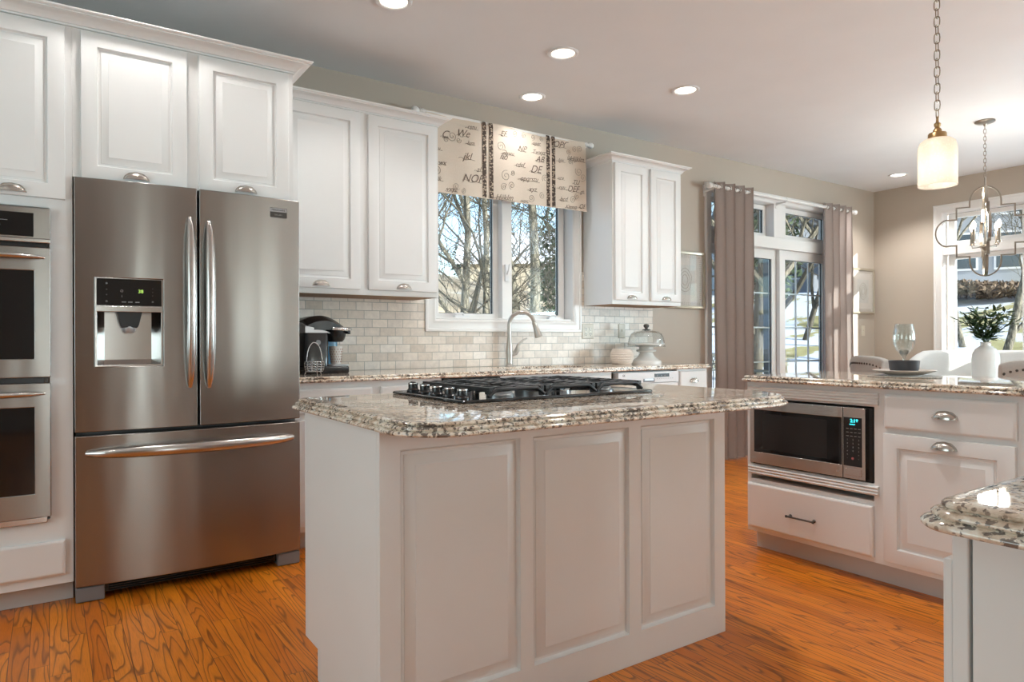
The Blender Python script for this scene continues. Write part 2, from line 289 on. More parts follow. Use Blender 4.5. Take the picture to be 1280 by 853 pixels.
# ---------------------------------------------------------------- mesh helpers
class MB:
    def __init__(s): s.v = []; s.f = []; s.mi = []; s.m = 0
    def quad(s, *p):
        i = len(s.v); s.v += [tuple(q) for q in p]; s.f.append(tuple(range(i, i+len(p)))); s.mi.append(s.m)
    def box(s, x0, x1, y0, y1, z0, z1):
        i = len(s.v)
        s.v += [(x0, y0, z0), (x1, y0, z0), (x1, y1, z0), (x0, y1, z0), (x0, y0, z1), (x1, y0, z1), (x1, y1, z1), (x0, y1, z1)]
        for f in ((0, 3, 2, 1), (4, 5, 6, 7), (0, 1, 5, 4), (1, 2, 6, 5), (2, 3, 7, 6), (3, 0, 4, 7)): s.f.append(tuple(i+k for k in f)); s.mi.append(s.m)
        return s
    def loft(s, rings, closed=True, cap0=True, cap1=True):
        n = len(rings[0]); i0 = len(s.v)
        for r in rings: s.v += [tuple(p) for p in r]
        for k in range(len(rings)-1):
            for j in range(n if closed else n-1):
                a = i0+k*n+j; b = i0+k*n+(j+1) % n; s.f.append((a, b, b+n, a+n)); s.mi.append(s.m)
        if cap0: s.f.append(tuple(i0+j for j in reversed(range(n)))); s.mi.append(s.m)
        if cap1: s.f.append(tuple(i0+(len(rings)-1)*n+j for j in range(n))); s.mi.append(s.m)
        return s
    def lathe(s, prof, c=(0, 0, 0), n=32, axis='z', cap0=True, cap1=True, flute=0, fa=0):
        rings = []
        for r, h in prof:
            ring = []
            for k in range(n):
                a = 2*pi*k/n; rr = r*(1+(fa*abs(sin(a*flute/2)) if flute else 0)); p = (rr*cos(a), rr*sin(a), h)
                if axis == 'y': p = (p[0], h, -p[1])
                if axis == 'x': p = (h, p[0], p[1])
                ring.append((c[0]+p[0], c[1]+p[1], c[2]+p[2]))
            rings.append(ring)
        return s.loft(rings, True, cap0, cap1)
    def tube(s, pts, r, n=10, closed=False, flat=1.0, up=None, caps=True):
        pts = [Vector(p) for p in pts]; N = len(pts); rings = []
        rad = r if isinstance(r, (list, tuple)) else [r]*N
        prev = None
        for i, p in enumerate(pts):
            a = pts[(i-1) % N] if (closed or i > 0) else p; b = pts[(i+1) % N] if (closed or i < N-1) else p
            t = (b-a)
            if t.length < 1e-9: t = Vector((0, 0, 1))
            t.normalize()
            if prev is None:
                h = Vector(up) if up else (Vector((0, 0, 1)) if abs(t.z) < 0.9 else Vector((1, 0, 0)))
            else: h = prev
            u = h-t*h.dot(t)
            if u.length < 1e-6: u = Vector((1, 0, 0))-t*t.x
            u.normalize(); prev = u; w = t.cross(u)
            rings.append([p+u*(cos(2*pi*k/n)*rad[i])+w*(sin(2*pi*k/n)*rad[i]*flat) for k in range(n)])
        if closed:
            rings.append(rings[0]); return s.loft(rings, True, False, False)
        return s.loft(rings, True, caps, caps)
    def merge(s, o, m):
        i = len(s.v); s.v += list(o.v); s.f += [tuple(i+k for k in f) for f in o.f]; s.mi += [m]*len(o.f); return s
    def add_mesh(s, me, M):
        i = len(s.v); s.v += [tuple(M @ v.co) for v in me.vertices]
        for p in me.polygons: s.f.append(tuple(i+k for k in p.vertices)); s.mi.append(s.m)
    def build(s, name, mats, parent=None, loc=None, rotz=0, bevel=0, seg=2, smooth=True, ang=35, **props):
        me = bpy.data.meshes.new(name); me.from_pydata(s.v, [], s.f)
        if not isinstance(mats, (list, tuple)): mats = [mats]
        for m in mats: me.materials.append(m)
        me.polygons.foreach_set('material_index', s.mi)
        bm = bmesh.new(); bm.from_mesh(me); bmesh.ops.remove_doubles(bm, verts=bm.verts, dist=1e-6)
        bmesh.ops.recalc_face_normals(bm, faces=bm.faces); bm.to_mesh(me); bm.free()
        if smooth:
            me.polygons.foreach_set('use_smooth', [True]*len(me.polygons)); me.set_sharp_from_angle(angle=radians(ang))
        o = bpy.data.objects.new(name, me); COL.objects.link(o)
        if loc: o.location = loc
        o.rotation_euler.z = rotz
        if bevel:
            b = o.modifiers.new('bevel', 'BEVEL'); b.width = bevel; b.segments = seg; b.limit_method = 'ANGLE'; b.angle_limit = radians(40); b.harden_normals = True
        if parent: o.parent = parent
        for k, v in props.items(): o[k] = v
        return o
def box(name, m, x0, x1, y0, y1, z0, z1, parent=None, bevel=0.0015, **kw):
    return MB().box(x0, x1, y0, y1, z0, z1).build(name, m, parent, bevel=bevel, **kw)
def empty(name, loc, rotz, label, cat, group=None):
    o = bpy.data.objects.new(name, None); COL.objects.link(o); o.location = loc; o.rotation_euler.z = rotz; o.empty_display_size = 0.05
    o['label'] = label; o['category'] = cat
    if group: o['group'] = group
    return o
def tag(o, label, cat, group=None):
    o['label'] = label; o['category'] = cat
    if group: o['group'] = group
    return o
def copy_tree(o, parent=None):
    c = o.copy(); COL.objects.link(c)
    if parent: c.parent = parent
    for ch in list(o.children): copy_tree(ch, c)
    return c
def rect(x0, x1, z0, z1, i, y): return [(x0+i, y, z0+i), (x1-i, y, z0+i), (x1-i, y, z1-i), (x0+i, y, z1-i)]
def slab(us, vs, holes, w0, w1, fmap=lambda u, v, w: (u, w, v), mb=None):
    """plate over u,v between w0 and w1 with rectangular holes"""
    mb = mb or MB()
    us = sorted(set([round(u, 5) for u in us]+[round(h[k], 5) for h in holes for k in (0, 1)]))
    vs = sorted(set([round(v, 5) for v in vs]+[round(h[k], 5) for h in holes for k in (2, 3)]))
    def solid(i, j):
        if i < 0 or j < 0 or i >= len(us)-1 or j >= len(vs)-1: return False
        cu = (us[i]+us[i+1])/2; cv = (vs[j]+vs[j+1])/2
        return not any(h[0] < cu < h[1] and h[2] < cv < h[3] for h in holes)
    P = lambda i, j, w: fmap(us[i], vs[j], w)
    for i in range(len(us)-1):
        for j in range(len(vs)-1):
            if not solid(i, j): continue
            mb.quad(P(i, j, w0), P(i+1, j, w0), P(i+1, j+1, w0), P(i, j+1, w0))
            mb.quad(P(i, j, w1), P(i, j+1, w1), P(i+1, j+1, w1), P(i+1, j, w1))
            if not solid(i-1, j): mb.quad(P(i, j, w0), P(i, j+1, w0), P(i, j+1, w1), P(i, j, w1))
            if not solid(i+1, j): mb.quad(P(i+1, j, w0), P(i+1, j, w1), P(i+1, j+1, w1), P(i+1, j+1, w0))
            if not solid(i, j-1): mb.quad(P(i, j, w0), P(i, j, w1), P(i+1, j, w1), P(i+1, j, w0))
            if not solid(i, j+1): mb.quad(P(i, j+1, w0), P(i+1, j+1, w0), P(i+1, j+1, w1), P(i, j+1, w1))
    return mb
def door_mb(w, h, t=0.019, s=0.058):
    """raised-panel cabinet door, x 0..w, z 0..h, front towards -y"""
    R = [(0, 0), (0, -t+0.004), (0.0015, -t+0.001), (0.004, -t), (s, -t), (s+0.0015, -t+0.006), (s+0.005, -t+0.011), (s+0.013, -t+0.0115), (s+0.0145, -t+0.0095), (s+0.040, -t+0.0025), (s+0.0415, -t+0.001), (s+0.045, -t+0.001)]
    return MB().loft([rect(0, w, 0, h, i, y) for i, y in R])
def panel_mb(x0, x1, z0, z1, y=0.0):
    R = [(0, y+0.002), (0.001, y), (0.003, y+0.009), (0.007, y+0.013), (0.014, y+0.013), (0.0155, y+0.011), (0.042, y+0.003), (0.0435, y+0.0012), (0.048, y+0.001)]
    return MB().loft([rect(x0, x1, z0, z1, i, yy) for i, yy in R], cap0=False)
def drawer_mb(w, h, t=0.019):
    R = [(0, 0), (0, -t+0.005), (0.003, -t+0.003), (0.009, -t), (0.012, -t)]
    return MB().loft([rect(0, w, 0, h, i, y) for i, y in R])
def cup_pull(parent, x, z, y, a=0.047, name='cup_pull'):
    mb = MB(); nu, nv = 18, 8; g = []
    for o_ in (1.0, 0.86):
        rows = []
        for j in range(nv+1):
            v = pi/2*j/nv
            rows.append([(x+a*o_*cos(pi*i/nu)*(cos(v)*0.25+0.75 if j < nv else 0.75), y-0.026*o_*sin(pi*i/nu)*cos(v*0.92), z+0.030*o_*sin(v)*(0.35+0.65*sin(pi*i/nu))) for i in range(nu+1)])
        g.append(rows)
    mb.loft(g[0], closed=False, cap0=False, cap1=False); mb.loft(g[1], closed=False, cap0=False, cap1=False)
    # lower rim and back flange
    mb.loft([g[0][0], g[1][0]], closed=False, cap0=False, cap1=False)
    mb.tube([(x-a*1.03, y-0.001, z), (x-a*0.9, y-0.001, z+0.014), (x-a*0.55, y-0.001, z+0.028), (x, y-0.001, z+0.032), (x+a*0.55, y-0.001, z+0.028), (x+a*0.9, y-0.001, z+0.014), (x+a*1.03, y-0.001, z)], 0.0022, 6)
    return mb.build(name, NICKEL, parent)
def door(parent, x0, x1, z0, z1, y, pull=None, t=0.019, name='door', s=0.058):
    o = door_mb(x1-x0, z1-z0, t, s).build(name, PAINT, parent, loc=(x0, y, z0))
    if pull == 'bottom': cup_pull(o, (x1-x0)/2, 0.012, -t)
    if pull == 'top': cup_pull(o, (x1-x0)/2, z1-z0-0.042, -t)
    return o
def drawer(parent, x0, x1, z0, z1, y, pull=None):
    o = drawer_mb(x1-x0, z1-z0).build('drawer_front', PAINT, parent, loc=(x0, y, z0))
    if pull == 'cup': cup_pull(o, (x1-x0)/2, (z1-z0)/2-0.012, -0.019)
    return o
def crown_mb(path, prof, mb=None):
    """profile (out, z) swept along an open x,y path with mitred corners; out is to the right of travel"""
    mb = mb or MB(); pts = [Vector(p) for p in path]; rings = []
    for i, p in enumerate(pts):
        d0 = (pts[i]-pts[i-1]).normalized() if i else (pts[1]-pts[0]).normalized()
        d1 = (pts[i+1]-pts[i]).normalized() if i < len(pts)-1 else d0
        n0 = Vector((d0.y, -d0.x)); n1 = Vector((d1.y, -d1.x)); b = (n0+n1)/(1+n0.dot(n1))
        rings.append([(p.x+b.x*o, p.y+b.y*o, z) for o, z in prof])
    return mb.loft(rings)
def crown_prof(z, out, h):
    P = [(0.0, 0.0), (0.10, 0.0), (0.10, 0.14), (0.20, 0.16), (0.24, 0.28), (0.34, 0.44), (0.52, 0.60), (0.72, 0.70), (0.80, 0.72), (0.80, 0.80), (0.90, 0.82), (0.97, 0.88), (1.0, 0.95), (1.0, 1.0), (0.0, 1.0)]
    return [(o*out, z+k*h) for o, k in P]
def outline(x0, y0, x1, y1, rr, n=8):
    """rounded rectangle as (centre, radius, direction) samples; rr = radii at (x0y0, x1y0, x1y1, x0y1)"""
    out = []
    for (cx, cy, r, a0) in ((x0+rr[0], y0+rr[0], rr[0], 180), (x1-rr[1], y0+rr[1], rr[1], 270), (x1-rr[2], y1-rr[2], rr[2], 0), (x0+rr[3], y1-rr[3], rr[3], 90)):
        for k in range(n+1):
            a = radians(a0+90*k/n); out.append((cx, cy, r, cos(a), sin(a)))
    return out
def counter_mb(ol, prof, hole=None, mb=None):
    mb = mb or MB()
    rings = [[(cx+(r-i)*dx, cy+(r-i)*dy, z) for cx, cy, r, dx, dy in ol] for i, z in prof]
    if not hole: return mb.loft(rings)
    mb.loft(rings, cap0=False, cap1=False)
    hx0, hx1, hy0, hy1 = hole; z1 = prof[-1][1]; z0 = prof[0][1]
    for ring, z in ((rings[-1], z1), (rings[0], z0)):
        n = len(ring); H = [(hx0, hy0, z), (hx1, hy0, z), (hx1, hy1, z), (hx0, hy1, z)]; q = n//4
        for k in range(4):
            arc = ring[k*q:(k+1)*q]
            for a, b in zip(arc[:-1], arc[1:]): mb.quad(a, b, H[k])
            nx = ring[((k+1) % 4)*q]; mb.quad(arc[-1], nx, H[(k+1) % 4], H[k])
    H0 = [(hx0, hy0, z0), (hx1, hy0, z0), (hx1, hy1, z0), (hx0, hy1, z0)]; H1 = [(a, b, z1) for a, b, _ in H0]
    for k in range(4): mb.quad(H0[k], H0[(k+1) % 4], H1[(k+1) % 4], H1[k])
    return mb
def bead(i, z0, z1, out, n=5):
    zc, r = (z0+z1)/2, (z1-z0)/2
    return [(i-out*cos(a)+0.0, zc+r*sin(a)) for a in [radians(-90+180*k/n) for k in range(n+1)]]
def text_mb(mb, s, size, M, shear=0.0, extrude=0.0, bold=0.0):
    c = bpy.data.curves.new('t', 'FONT'); c.body = s; c.size = size; c.shear = shear; c.extrude = extrude; c.offset = bold; c.align_x = 'CENTER'; c.align_y = 'CENTER'
    o = bpy.data.objects.new('t', c); COL.objects.link(o)
    dg = bpy.context.evaluated_depsgraph_get(); me = bpy.data.meshes.new_from_object(o.evaluated_get(dg))
    mb.add_mesh(me, M); bpy.data.objects.remove(o); bpy.data.curves.remove(c); bpy.data.meshes.remove(me)
def facing(loc, rotz=0, tilt=0):   # text plane whose face looks along local -y
    return Matrix.Translation(loc) @ Matrix.Rotation(rotz, 4, 'Z') @ Matrix.Rotation(radians(90), 4, 'X') @ Matrix.Rotation(tilt, 4, 'Z')

# ---------------------------------------------------------------- room shell
YB, XE, ZC, XL, YFW = 4.08, 7.72, 2.735, -2.6, -3.6
KW = (2.150, 3.327, 1.218, 2.32)        # kitchen window opening
PD = (4.94, 6.86, 0.012, 2.40)           # patio door opening
SW = (-2.40, 0.30, 0.70, 2.40)         # added side window, unseen, a source for the side fill
EW = (1.20, 3.36, 0.90, 2.38)           # end window opening (y0,y1,z0,z1)
slab([XL-0.15, XE+0.15], [-0.02, ZC], [tuple(v+(-.008, .008)[k % 2] for k, v in enumerate(h)) for h in (KW, PD)], YB, YB+0.15).build('wall_back', WALL, kind='structure', smooth=False)
slab([YFW, YB], [-0.02, ZC], [tuple(v+(-.008, .008)[k % 2] for k, v in enumerate(EW)), SW], XE, XE+0.15, lambda u, v, w: (w, u, v)).build('wall_right', WALL, kind='structure', smooth=False)
LW = (0.10, 2.40, 0.70, 2.40)           # added left wall window, unseen, a source for the left fill
slab([YFW, YB], [-0.02, ZC], [LW], XL-0.15, XL, lambda u, v, w: (w, u, v)).build('wall_left', WALL, kind='structure', smooth=False)
FW = [(0.02, 0.32, 0.45, 2.45), (2.92, 3.18, 0.45, 2.45), (3.83, 4.17, 0.45, 2.45), (5.30, 7.30, 0.45, 2.45)]  # added front window openings, placed for fill and refrigerator streaks
slab([XL-0.15, XE+0.15], [-0.02, ZC], FW, YFW-0.15, YFW).build('wall_front', WALL, kind='structure', smooth=False)
MB().box(XL-0.15, XE+0.15, YFW-0.15, YB+0.15, -0.10, 0.0).build('floor', FLOOR, kind='structure', smooth=False)
MB().box(XL-0.15, XE+0.15, YFW-0.15, YB+0.15, ZC, ZC+0.1).build('ceiling', CEIL, kind='structure', smooth=False)
def baseb(name, path):
    crown_mb(path, [(0, 0), (0.014, 0), (0.014, 0.085), (0.010, 0.095), (0.006, 0.105), (0, 0.11)]).build(name, TRIM, kind='structure')
baseb('baseboard_back', [(6.96, YB), (XE, YB)])
baseb('baseboard_right', [(XE, YB-0.015), (XE, YFW)])
baseb('baseboard_back_middle', [(4.17, YB), (4.84, YB)])

def casing_mb(x0, x1, z0, z1, wd, y, mb=None, bottom=True, depth=0.10):
    """picture-frame casing around an opening, mitred; protrudes towards -y from y, returns into the opening"""
    P = [(-wd, 0), (-wd, -0.016), (-wd+0.004, -0.022), (-wd+0.018, -0.022), (-wd+0.024, -0.016), (-0.030, -0.014), (-0.022, -0.018), (-0.010, -0.018), (0.0, -0.010), (0.0, depth), (-0.004, depth)]
    mb = mb or MB()
    return mb.loft([rect(x0, x1, z0, z1, i, y+d) for i, d in P], cap0=False, cap1=False)
def sash(parent, x0, x1, z0, z1, y, st=0.045, d=0.04, name='sash', bot=None, m=None):
    bot = bot or st
    o = slab([x0, x1], [z0, z1], [(x0+st, x1-st, z0+bot, z1-st)], y-d/2, y+d/2).build(name, m or TRIM, parent, bevel=0.003)
    g = slab([x0+st-0.001, x1-st+0.001], [z0+bot-0.001, z1-st+0.001], [(x0+st+0.004, x1-st-0.004, z0+bot+0.004, z1-st-0.004)], y-0.008, y+0.008).build('gasket', BLK, o, smooth=False)
    MB().box(x0+st, x1-st, y-0.002, y+0.002, z0+bot, z1-st).build('pane', PANE, o, smooth=False)
    return o
# window over the sink
win = casing_mb(*KW, 0.085, YB).build('window_1', TRIM, kind='structure')
sash(win, 2.163, 2.716, 1.228, 2.312, 4.18, 0.055, bot=0.036)
sash(win, 2.774, 3.315, 1.228, 2.312, 4.18, 0.052, bot=0.036)
box('centre_mullion', TRIM, 2.704, 2.790, 4.105, 4.22, 1.218, 2.32, win, 0.004)
box('window_stool', TRIM, 2.150, 3.327, 4.082, 4.17, 1.219, 1.232, win, 0.003)
for cx in (2.37, 3.18):
    k = MB(); k.box(cx-0.055, cx+0.055, 4.100, 4.135, 1.232, 1.247); k.tube([(cx+0.02, 4.112, 1.247), (cx+0.005, 4.108, 1.262), (cx-0.045, 4.104, 1.256)], [0.009, 0.008, 0.006], 8)
    k.lathe([(0.0, 0), (0.009, 0.002), (0.011, 0.010), (0.006, 0.018), (0.0, 0.019)], (cx-0.048, 4.104, 1.248), 12)
    k.build('window_crank', WHITEP, win)
k = MB(); k.box(2.723, 2.753, 4.092, 4.106, 1.50, 1.62); k.tube([(2.738, 4.09, 1.55), (2.738, 4.07, 1.58), (2.742, 4.065, 1.62)], 0.006, 8); k.build('sash_lock', WHITEP, win)

# patio door with transom
pd = casing_mb(PD[0], PD[1], PD[2], PD[3], 0.085, YB).build('door_1', TRIM, kind='structure')
box('transom_bar', TRIM, 4.94, 6.86, 4.075, 4.215, 1.965, 2.075, pd, 0.004)
box('transom_post', TRIM, 5.862, 6.05, 4.072, 4.215, 2.075, 2.40, pd, 0.004)
box('threshold', TRIM, 4.94, 6.86, 4.09, 4.22, 0.0, 0.05, pd, 0.004)
sash(pd, 4.955, 5.862, 2.075, 2.395, 4.185, 0.045, name='transom_sash')
sash(pd, 6.05, 6.845, 2.075, 2.395, 4.15, 0.05, name='transom_sash')
def grid(parent, x0, x1, z0, z1, y, nx, nz, r=0.009):
    mb = MB()
    for i in range(1, nx): x = x0+(x1-x0)*i/nx; mb.box(x-r, x+r, y-0.006, y+0.006, z0, z1)
    for j in range(1, nz): z = z0+(z1-z0)*j/nz; mb.box(x0, x1, y-0.0055, y+0.0055, z-r, z+r)
    return mb.build('muntin_grid', WHITEP, parent, smooth=False)
s1 = sash(pd, 4.95, 6.045, 0.05, 1.965, 4.185, 0.09, name='sliding_panel', bot=0.12)
grid(s1, 5.04, 5.955, 0.17, 1.875, 4.193, 3, 5, 0.007)
s2 = sash(pd, 6.02, 6.85, 0.05, 1.965, 4.140, 0.09, name='sliding_panel', bot=0.12)
grid(s2, 6.11, 6.76, 0.17, 1.875, 4.148, 3, 5, 0.007)

# end wall window (built facing -x)
def yz(mb):  # local x,z facing -y  ->  world, facing -x at x = XE
    mb.v = [(XE+p[1], -p[0], p[2]) for p in mb.v]; return mb
ew = yz(casing_mb(-EW[1], -EW[0], EW[2], EW[3], 0.09, 0.0)).build('window_2', TRIM, kind='structure')
yz(MB().box(-EW[1], -EW[0], -0.006, 0.13, 1.945, 2.045)).build('transom_bar', TRIM, ew, bevel=0.003)
lites = [(-3.345, -2.625), (-2.605, -1.955), (-1.935, -1.215)]
for a, b in lites:
    for z0, z1 in ((0.905, 1.945), (2.045, 2.375)):
        st = 0.065
        s_ = yz(slab([a, b], [z0, z1], [(a+st, b-st, z0+st*0.7, z1-st*0.7)], 0.08, 0.12)).build('sash', TRIM, ew, bevel=0.004)
        yz(MB().box(a+st, b-st, 0.098, 0.102, z0+st*0.7, z1-st*0.7)).build('pane', PANE, s_, smooth=False)
for c_ in (-2.615, -1.945): yz(MB().box(c_-0.03, c_+0.03, 0.03, 0.13, 0.90, 2.38)).build('mullion', TRIM, ew, bevel=0.004)
# unseen windows added behind the camera for fill, shades added against the sun
for n_, (a, b, z0, z1) in zip((3, 4, 5, 6), FW):
    w_ = slab([a-0.08, b+0.08], [z0-0.08, z1+0.08], [(a+0.02, b-0.02, z0+0.02, z1-0.02)], YFW-0.06, YFW+0.02).build('window_%d' % n_, TRIM, bevel=0.003, kind='structure')
    MB().box(a, b, YFW-0.02, YFW-0.014, z0, z1).build('added_shade', BLIND, w_, smooth=False)
    MB().box(a, b, YFW-0.09, YFW-0.085, z0, z1).build('pane', PANE, w_, smooth=False)

w_ = slab([SW[0]-0.08, SW[1]+0.08], [SW[2]-0.08, SW[3]+0.08], [(SW[0]+0.02, SW[1]-0.02, SW[2]+0.02, SW[3]-0.02)], XE-0.02, XE+0.06, lambda u, v, w: (w, u, v)).build('window_8', TRIM, bevel=0.003, kind='structure')  # unseen window and shade added around the side fill lamp
MB().box(XE+0.012, XE+0.018, SW[0], SW[1], SW[2], SW[3]).build('added_shade', BLIND, w_, smooth=False)
MB().box(XE+0.085, XE+0.09, SW[0], SW[1], SW[2], SW[3]).build('pane', PANE, w_, smooth=False)

w_ = slab([LW[0]-0.08, LW[1]+0.08], [LW[2]-0.08, LW[3]+0.08], [(LW[0]+0.02, LW[1]-0.02, LW[2]+0.02, LW[3]-0.02)], XL-0.06, XL+0.02, lambda u, v, w: (w, u, v)).build('window_7', TRIM, bevel=0.003, kind='structure')  # unseen window and shade added around the left fill lamp
MB().box(XL-0.018, XL-0.012, LW[0], LW[1], LW[2], LW[3]).build('added_shade', BLIND, w_, smooth=False)
MB().box(XL-0.09, XL-0.085, LW[0], LW[1], LW[2], LW[3]).build('pane', PANE, w_, smooth=False)

# backsplash
us = [1.003, 4.19]
bs = slab(us, [0.880, 1.350], [(2.070, 3.407, 1.138, 1.60)], YB-0.010, YB-0.0003)
bs.build('backsplash', TILE, smooth=False, label='cream tumbled marble subway tile backsplash under the wall cabinets', category='backsplash')

# ---------------------------------------------------------------- refrigerator wall
YF = 3.32
# oven cabinet: face frame, doors above, drawer below, toe kick
t = empty('oven_cabinet', (-0.37, 3.32, 0), 0, 'tall white cabinet housing the two stacked ovens, left of the refrigerator', 'cabinet')
def P(o, x=0.37, y=-3.32): # put world-coordinate geometry under the root
    o.location.x += x; o.location.y += y; return o
P(slab([-0.84, 0.083], [0.09, 2.36], [(-0.755, 0.004, 0.36, 1.61)], YF, YF+0.02).build('face_frame', PAINT, t, bevel=0.001))
P(slab([-0.84, 0.083], [0.09, 2.36], [(-0.755, 0.004, 0.36, 1.61)], YF+0.021, YB-0.002).build('body', PAINT, t, smooth=False))
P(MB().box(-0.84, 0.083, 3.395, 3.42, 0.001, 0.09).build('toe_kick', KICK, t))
for a, b in ((-0.800, -0.403), (-0.353, 0.058)):
    o = door(t, a, b, 1.648, 2.350, YF-0.0005, None); cup_pull(o, 0.235 if a > -0.5 else 0.16, 0.012, -0.019); P(o)
P(drawer(t, -0.79, 0.054, 0.130, 0.270, YF-0.0005))
# fridge surround cabinet over the refrigerator
t2 = empty('refrigerator_cabinet', (0.53, 3.32, 0), 0, 'white two-door cabinet above the stainless refrigerator', 'cabinet')
def P2(o): return P(o, -0.53, -3.32)
P2(MB().box(0.0835, 0.979, YF, YB-0.002, 1.7475, 2.36).build('body', PAINT, t2))
P2(MB().box(0.9625, 0.979, 3.36, YB-0.002, 1.70, 1.747).build('side_panel', PAINT, t2))
for a, b, px in ((0.112, 0.510, 0.200), (0.558, 0.955, 0.200)):
    o = door(t2, a, b, 1.742, 2.350, YF-0.0005); cup_pull(o, px, 0.016, -0.019); P2(o)
# crown over both
c = crown_mb([(-0.84, YB-0.004), (-0.84, YF), (0.979, YF), (0.979, YB-0.004)][::1], crown_prof(2.361, 0.078, 0.052))
c.build('crown_moulding', PAINT, label='white crown moulding along the top of the oven and refrigerator cabinets', category='moulding')

# refrigerator
FX0, FX1, FYF = 0.087, 1.003, 3.300
fr = empty('refrigerator', (0.545, 3.30, 0), 0, 'stainless steel french door refrigerator with water dispenser and bottom freezer drawer', 'refrigerator')
def PF(o): return P(o, -0.545, -3.30)
def fcurve(x): return FYF-0.030*(1-((x-0.545)/0.458)**2)
PF(MB().box(FX0+0.004, FX1-0.004, 3.362, 3.98, 0.03, 1.725).build('body', GREYP, fr, bevel=0.004))
def fdoor(name, x0, x1, z0, z1, holes=()):
    xs = [x0+(x1-x0)*k/10 for k in range(11)]
    mb = slab(xs, [z0, z1], list(holes), 0.0, 0.055, lambda u, v, w: (u, fcurve(u)+w if w < 0.03 else 3.355, v))
    return PF(mb.build(name, STEEL, fr, bevel=0.004, ang=30))
DH = (0.158, 0.410, 0.967, 1.338)
dl = fdoor('door', FX0, 0.544, 0.700, 1.746, [DH])
dr = fdoor('door', 0.553, FX1, 0.700, 1.746)
dw = fdoor('freezer_drawer', FX0, FX1, 0.066, 0.684)
def K(o, par):   # child of a door: geometry in door-local (already shifted) coordinates
    o.parent = par; return o
def fhandle(pts, par):
    pts = [Vector(p) for p in pts]; N = 21; q = []; rr = []
    a, b = pts
    for k in range(N):
        s_ = k/(N-1); p = a.lerp(b, s_); bow = sin(pi*min(1, max(0, s_)))**0.55
        p.y = (fcurve(p.x) if abs(a.x-b.x) > 0.1 else a.y)-0.004-0.050*bow; q.append(p); rr.append(0.010+0.010*min(1, bow*1.3))
    K(MB().tube(q, rr, 14, flat=0.85 if abs(a.x-b.x) < 0.1 else 1.2, up=(1, 0, 0) if abs(a.x-b.x) < 0.1 else (0, 1, 0)).build('handle', STEEL2), par)
fhandle([(0.513, fcurve(0.513), 0.872), (0.513, fcurve(0.513), 1.612)], dl)
fhandle([(0.590, fcurve(0.590), 0.868), (0.590, fcurve(0.590), 1.604)], dr)
fhandle([(0.128, 3.27, 0.612), (0.965, 3.27, 0.612)], dw)
# dispenser
yd = fcurve(0.284)
d_ = K(slab([0.158, 0.410], [0.967, 1.338], [(0.166, 0.402, 0.975, 1.205)], yd+0.004, yd+0.014).build('dispenser', STEEL2, bevel=0.001), dl)
cpm = MB().box(0.164, 0.404, yd+0.002, yd+0.010, 1.222, 1.334)
K(MB().box(0.160, 0.408, yd-0.006, yd+0.010, 1.196, 1.219).build('trim_bar', STEEL2, bevel=0.002), d_)
mb = MB(); x0, x1, z0, z1 = 0.166, 0.402, 0.975, 1.205; yb = yd+0.070
mb.quad((x0, yd+0.01, z0), (x0+0.03, yb, z0+0.02), (x0+0.03, yb, z1), (x0, yd+0.01, z1)); mb.quad((x1, yd+0.01, z0), (x1, yd+0.01, z1), (x1-0.03, yb, z1), (x1-0.03, yb, z0+0.02))
mb.quad((x0+0.03, yb, z0+0.02), (x1-0.03, yb, z0+0.02), (x1-0.03, yb, z1), (x0+0.03, yb, z1)); mb.quad((x0, yd+0.01, z0), (x1, yd+0.01, z0), (x1-0.03, yb, z0+0.02), (x0+0.03, yb, z0+0.02))
mb.quad((x0, yd+0.01, z1), (x0+0.03, yb, z1), (x1-0.03, yb, z1), (x1, yd+0.01, z1))
K(mb.build('cavity', STEEL2, smooth=False), d_)
K(MB().loft([[(0.284-a, yd+0.012, z), (0.284+a, yd+0.012, z), (0.284+a, yd+0.066, z), (0.284-a, yd+0.066, z)] for a, z in ((0.050, 1.204), (0.046, 1.19), (0.036, 1.145), (0.030, 1.13))]).build('nozzle_housing', BLK, bevel=0.003), d_)
K(MB().lathe([(0.018, 1.108), (0.024, 1.118), (0.024, 1.135)], (0.284, yd+0.035, 0), 16).build('nozzle', SILVP), d_)
mb = MB()
for i, (tx, tz, s_) in enumerate(((0.20, 1.315, 'o'), (0.20, 1.290, '-'), (0.20, 1.268, '-'), (0.20, 1.240, 'n'), (0.255, 1.283, 'O'), (0.255, 1.262, 'i'), (0.37, 1.30, '.'), (0.37, 1.285, '.'), (0.37, 1.27, '.'), (0.37, 1.24, '=')) ): text_mb(mb, s_, 0.014, facing((tx, yd+0.0015, tz)))
for tx in (0.262, 0.286, 0.312): mb.box(tx-0.008, tx+0.008, yd+0.001, yd+0.0018, 1.236, 1.239)
cpm.merge(mb, 1); K(cpm.build('control_panel', [BGLS, GREYTXT], smooth=False), d_)
mb = MB(); text_mb(mb, '38', 0.020, facing((0.325, yd+0.0015, 1.283)), bold=0.0003); K(mb.build('display_digits', GREEND, smooth=False), d_)
# badge
yb2 = fcurve(0.862)-0.0035
bd = K(MB().box(0.860, 0.940, yb2+0.0035, yb2+0.012, 1.655, 1.700).build('badge', DARKM, bevel=0.0005), dr)
K(MB().box(0.862, 0.938, yb2+0.0015, yb2+0.005, 1.681, 1.698).build('badge_plate', SILVP, bevel=0.0003), bd)
mb = MB(); text_mb(mb, 'FRIGIDAIRE', 0.0125, facing((0.90, yb2+0.0011, 1.6895)), bold=0.0002); K(mb.build('badge_lettering', DKTXT, smooth=False), bd)
mb = MB(); text_mb(mb, 'GALLERY', 0.009, facing((0.90, yb2+0.003, 1.667))); K(mb.build('badge_lettering', GREYTXT, smooth=False), bd)
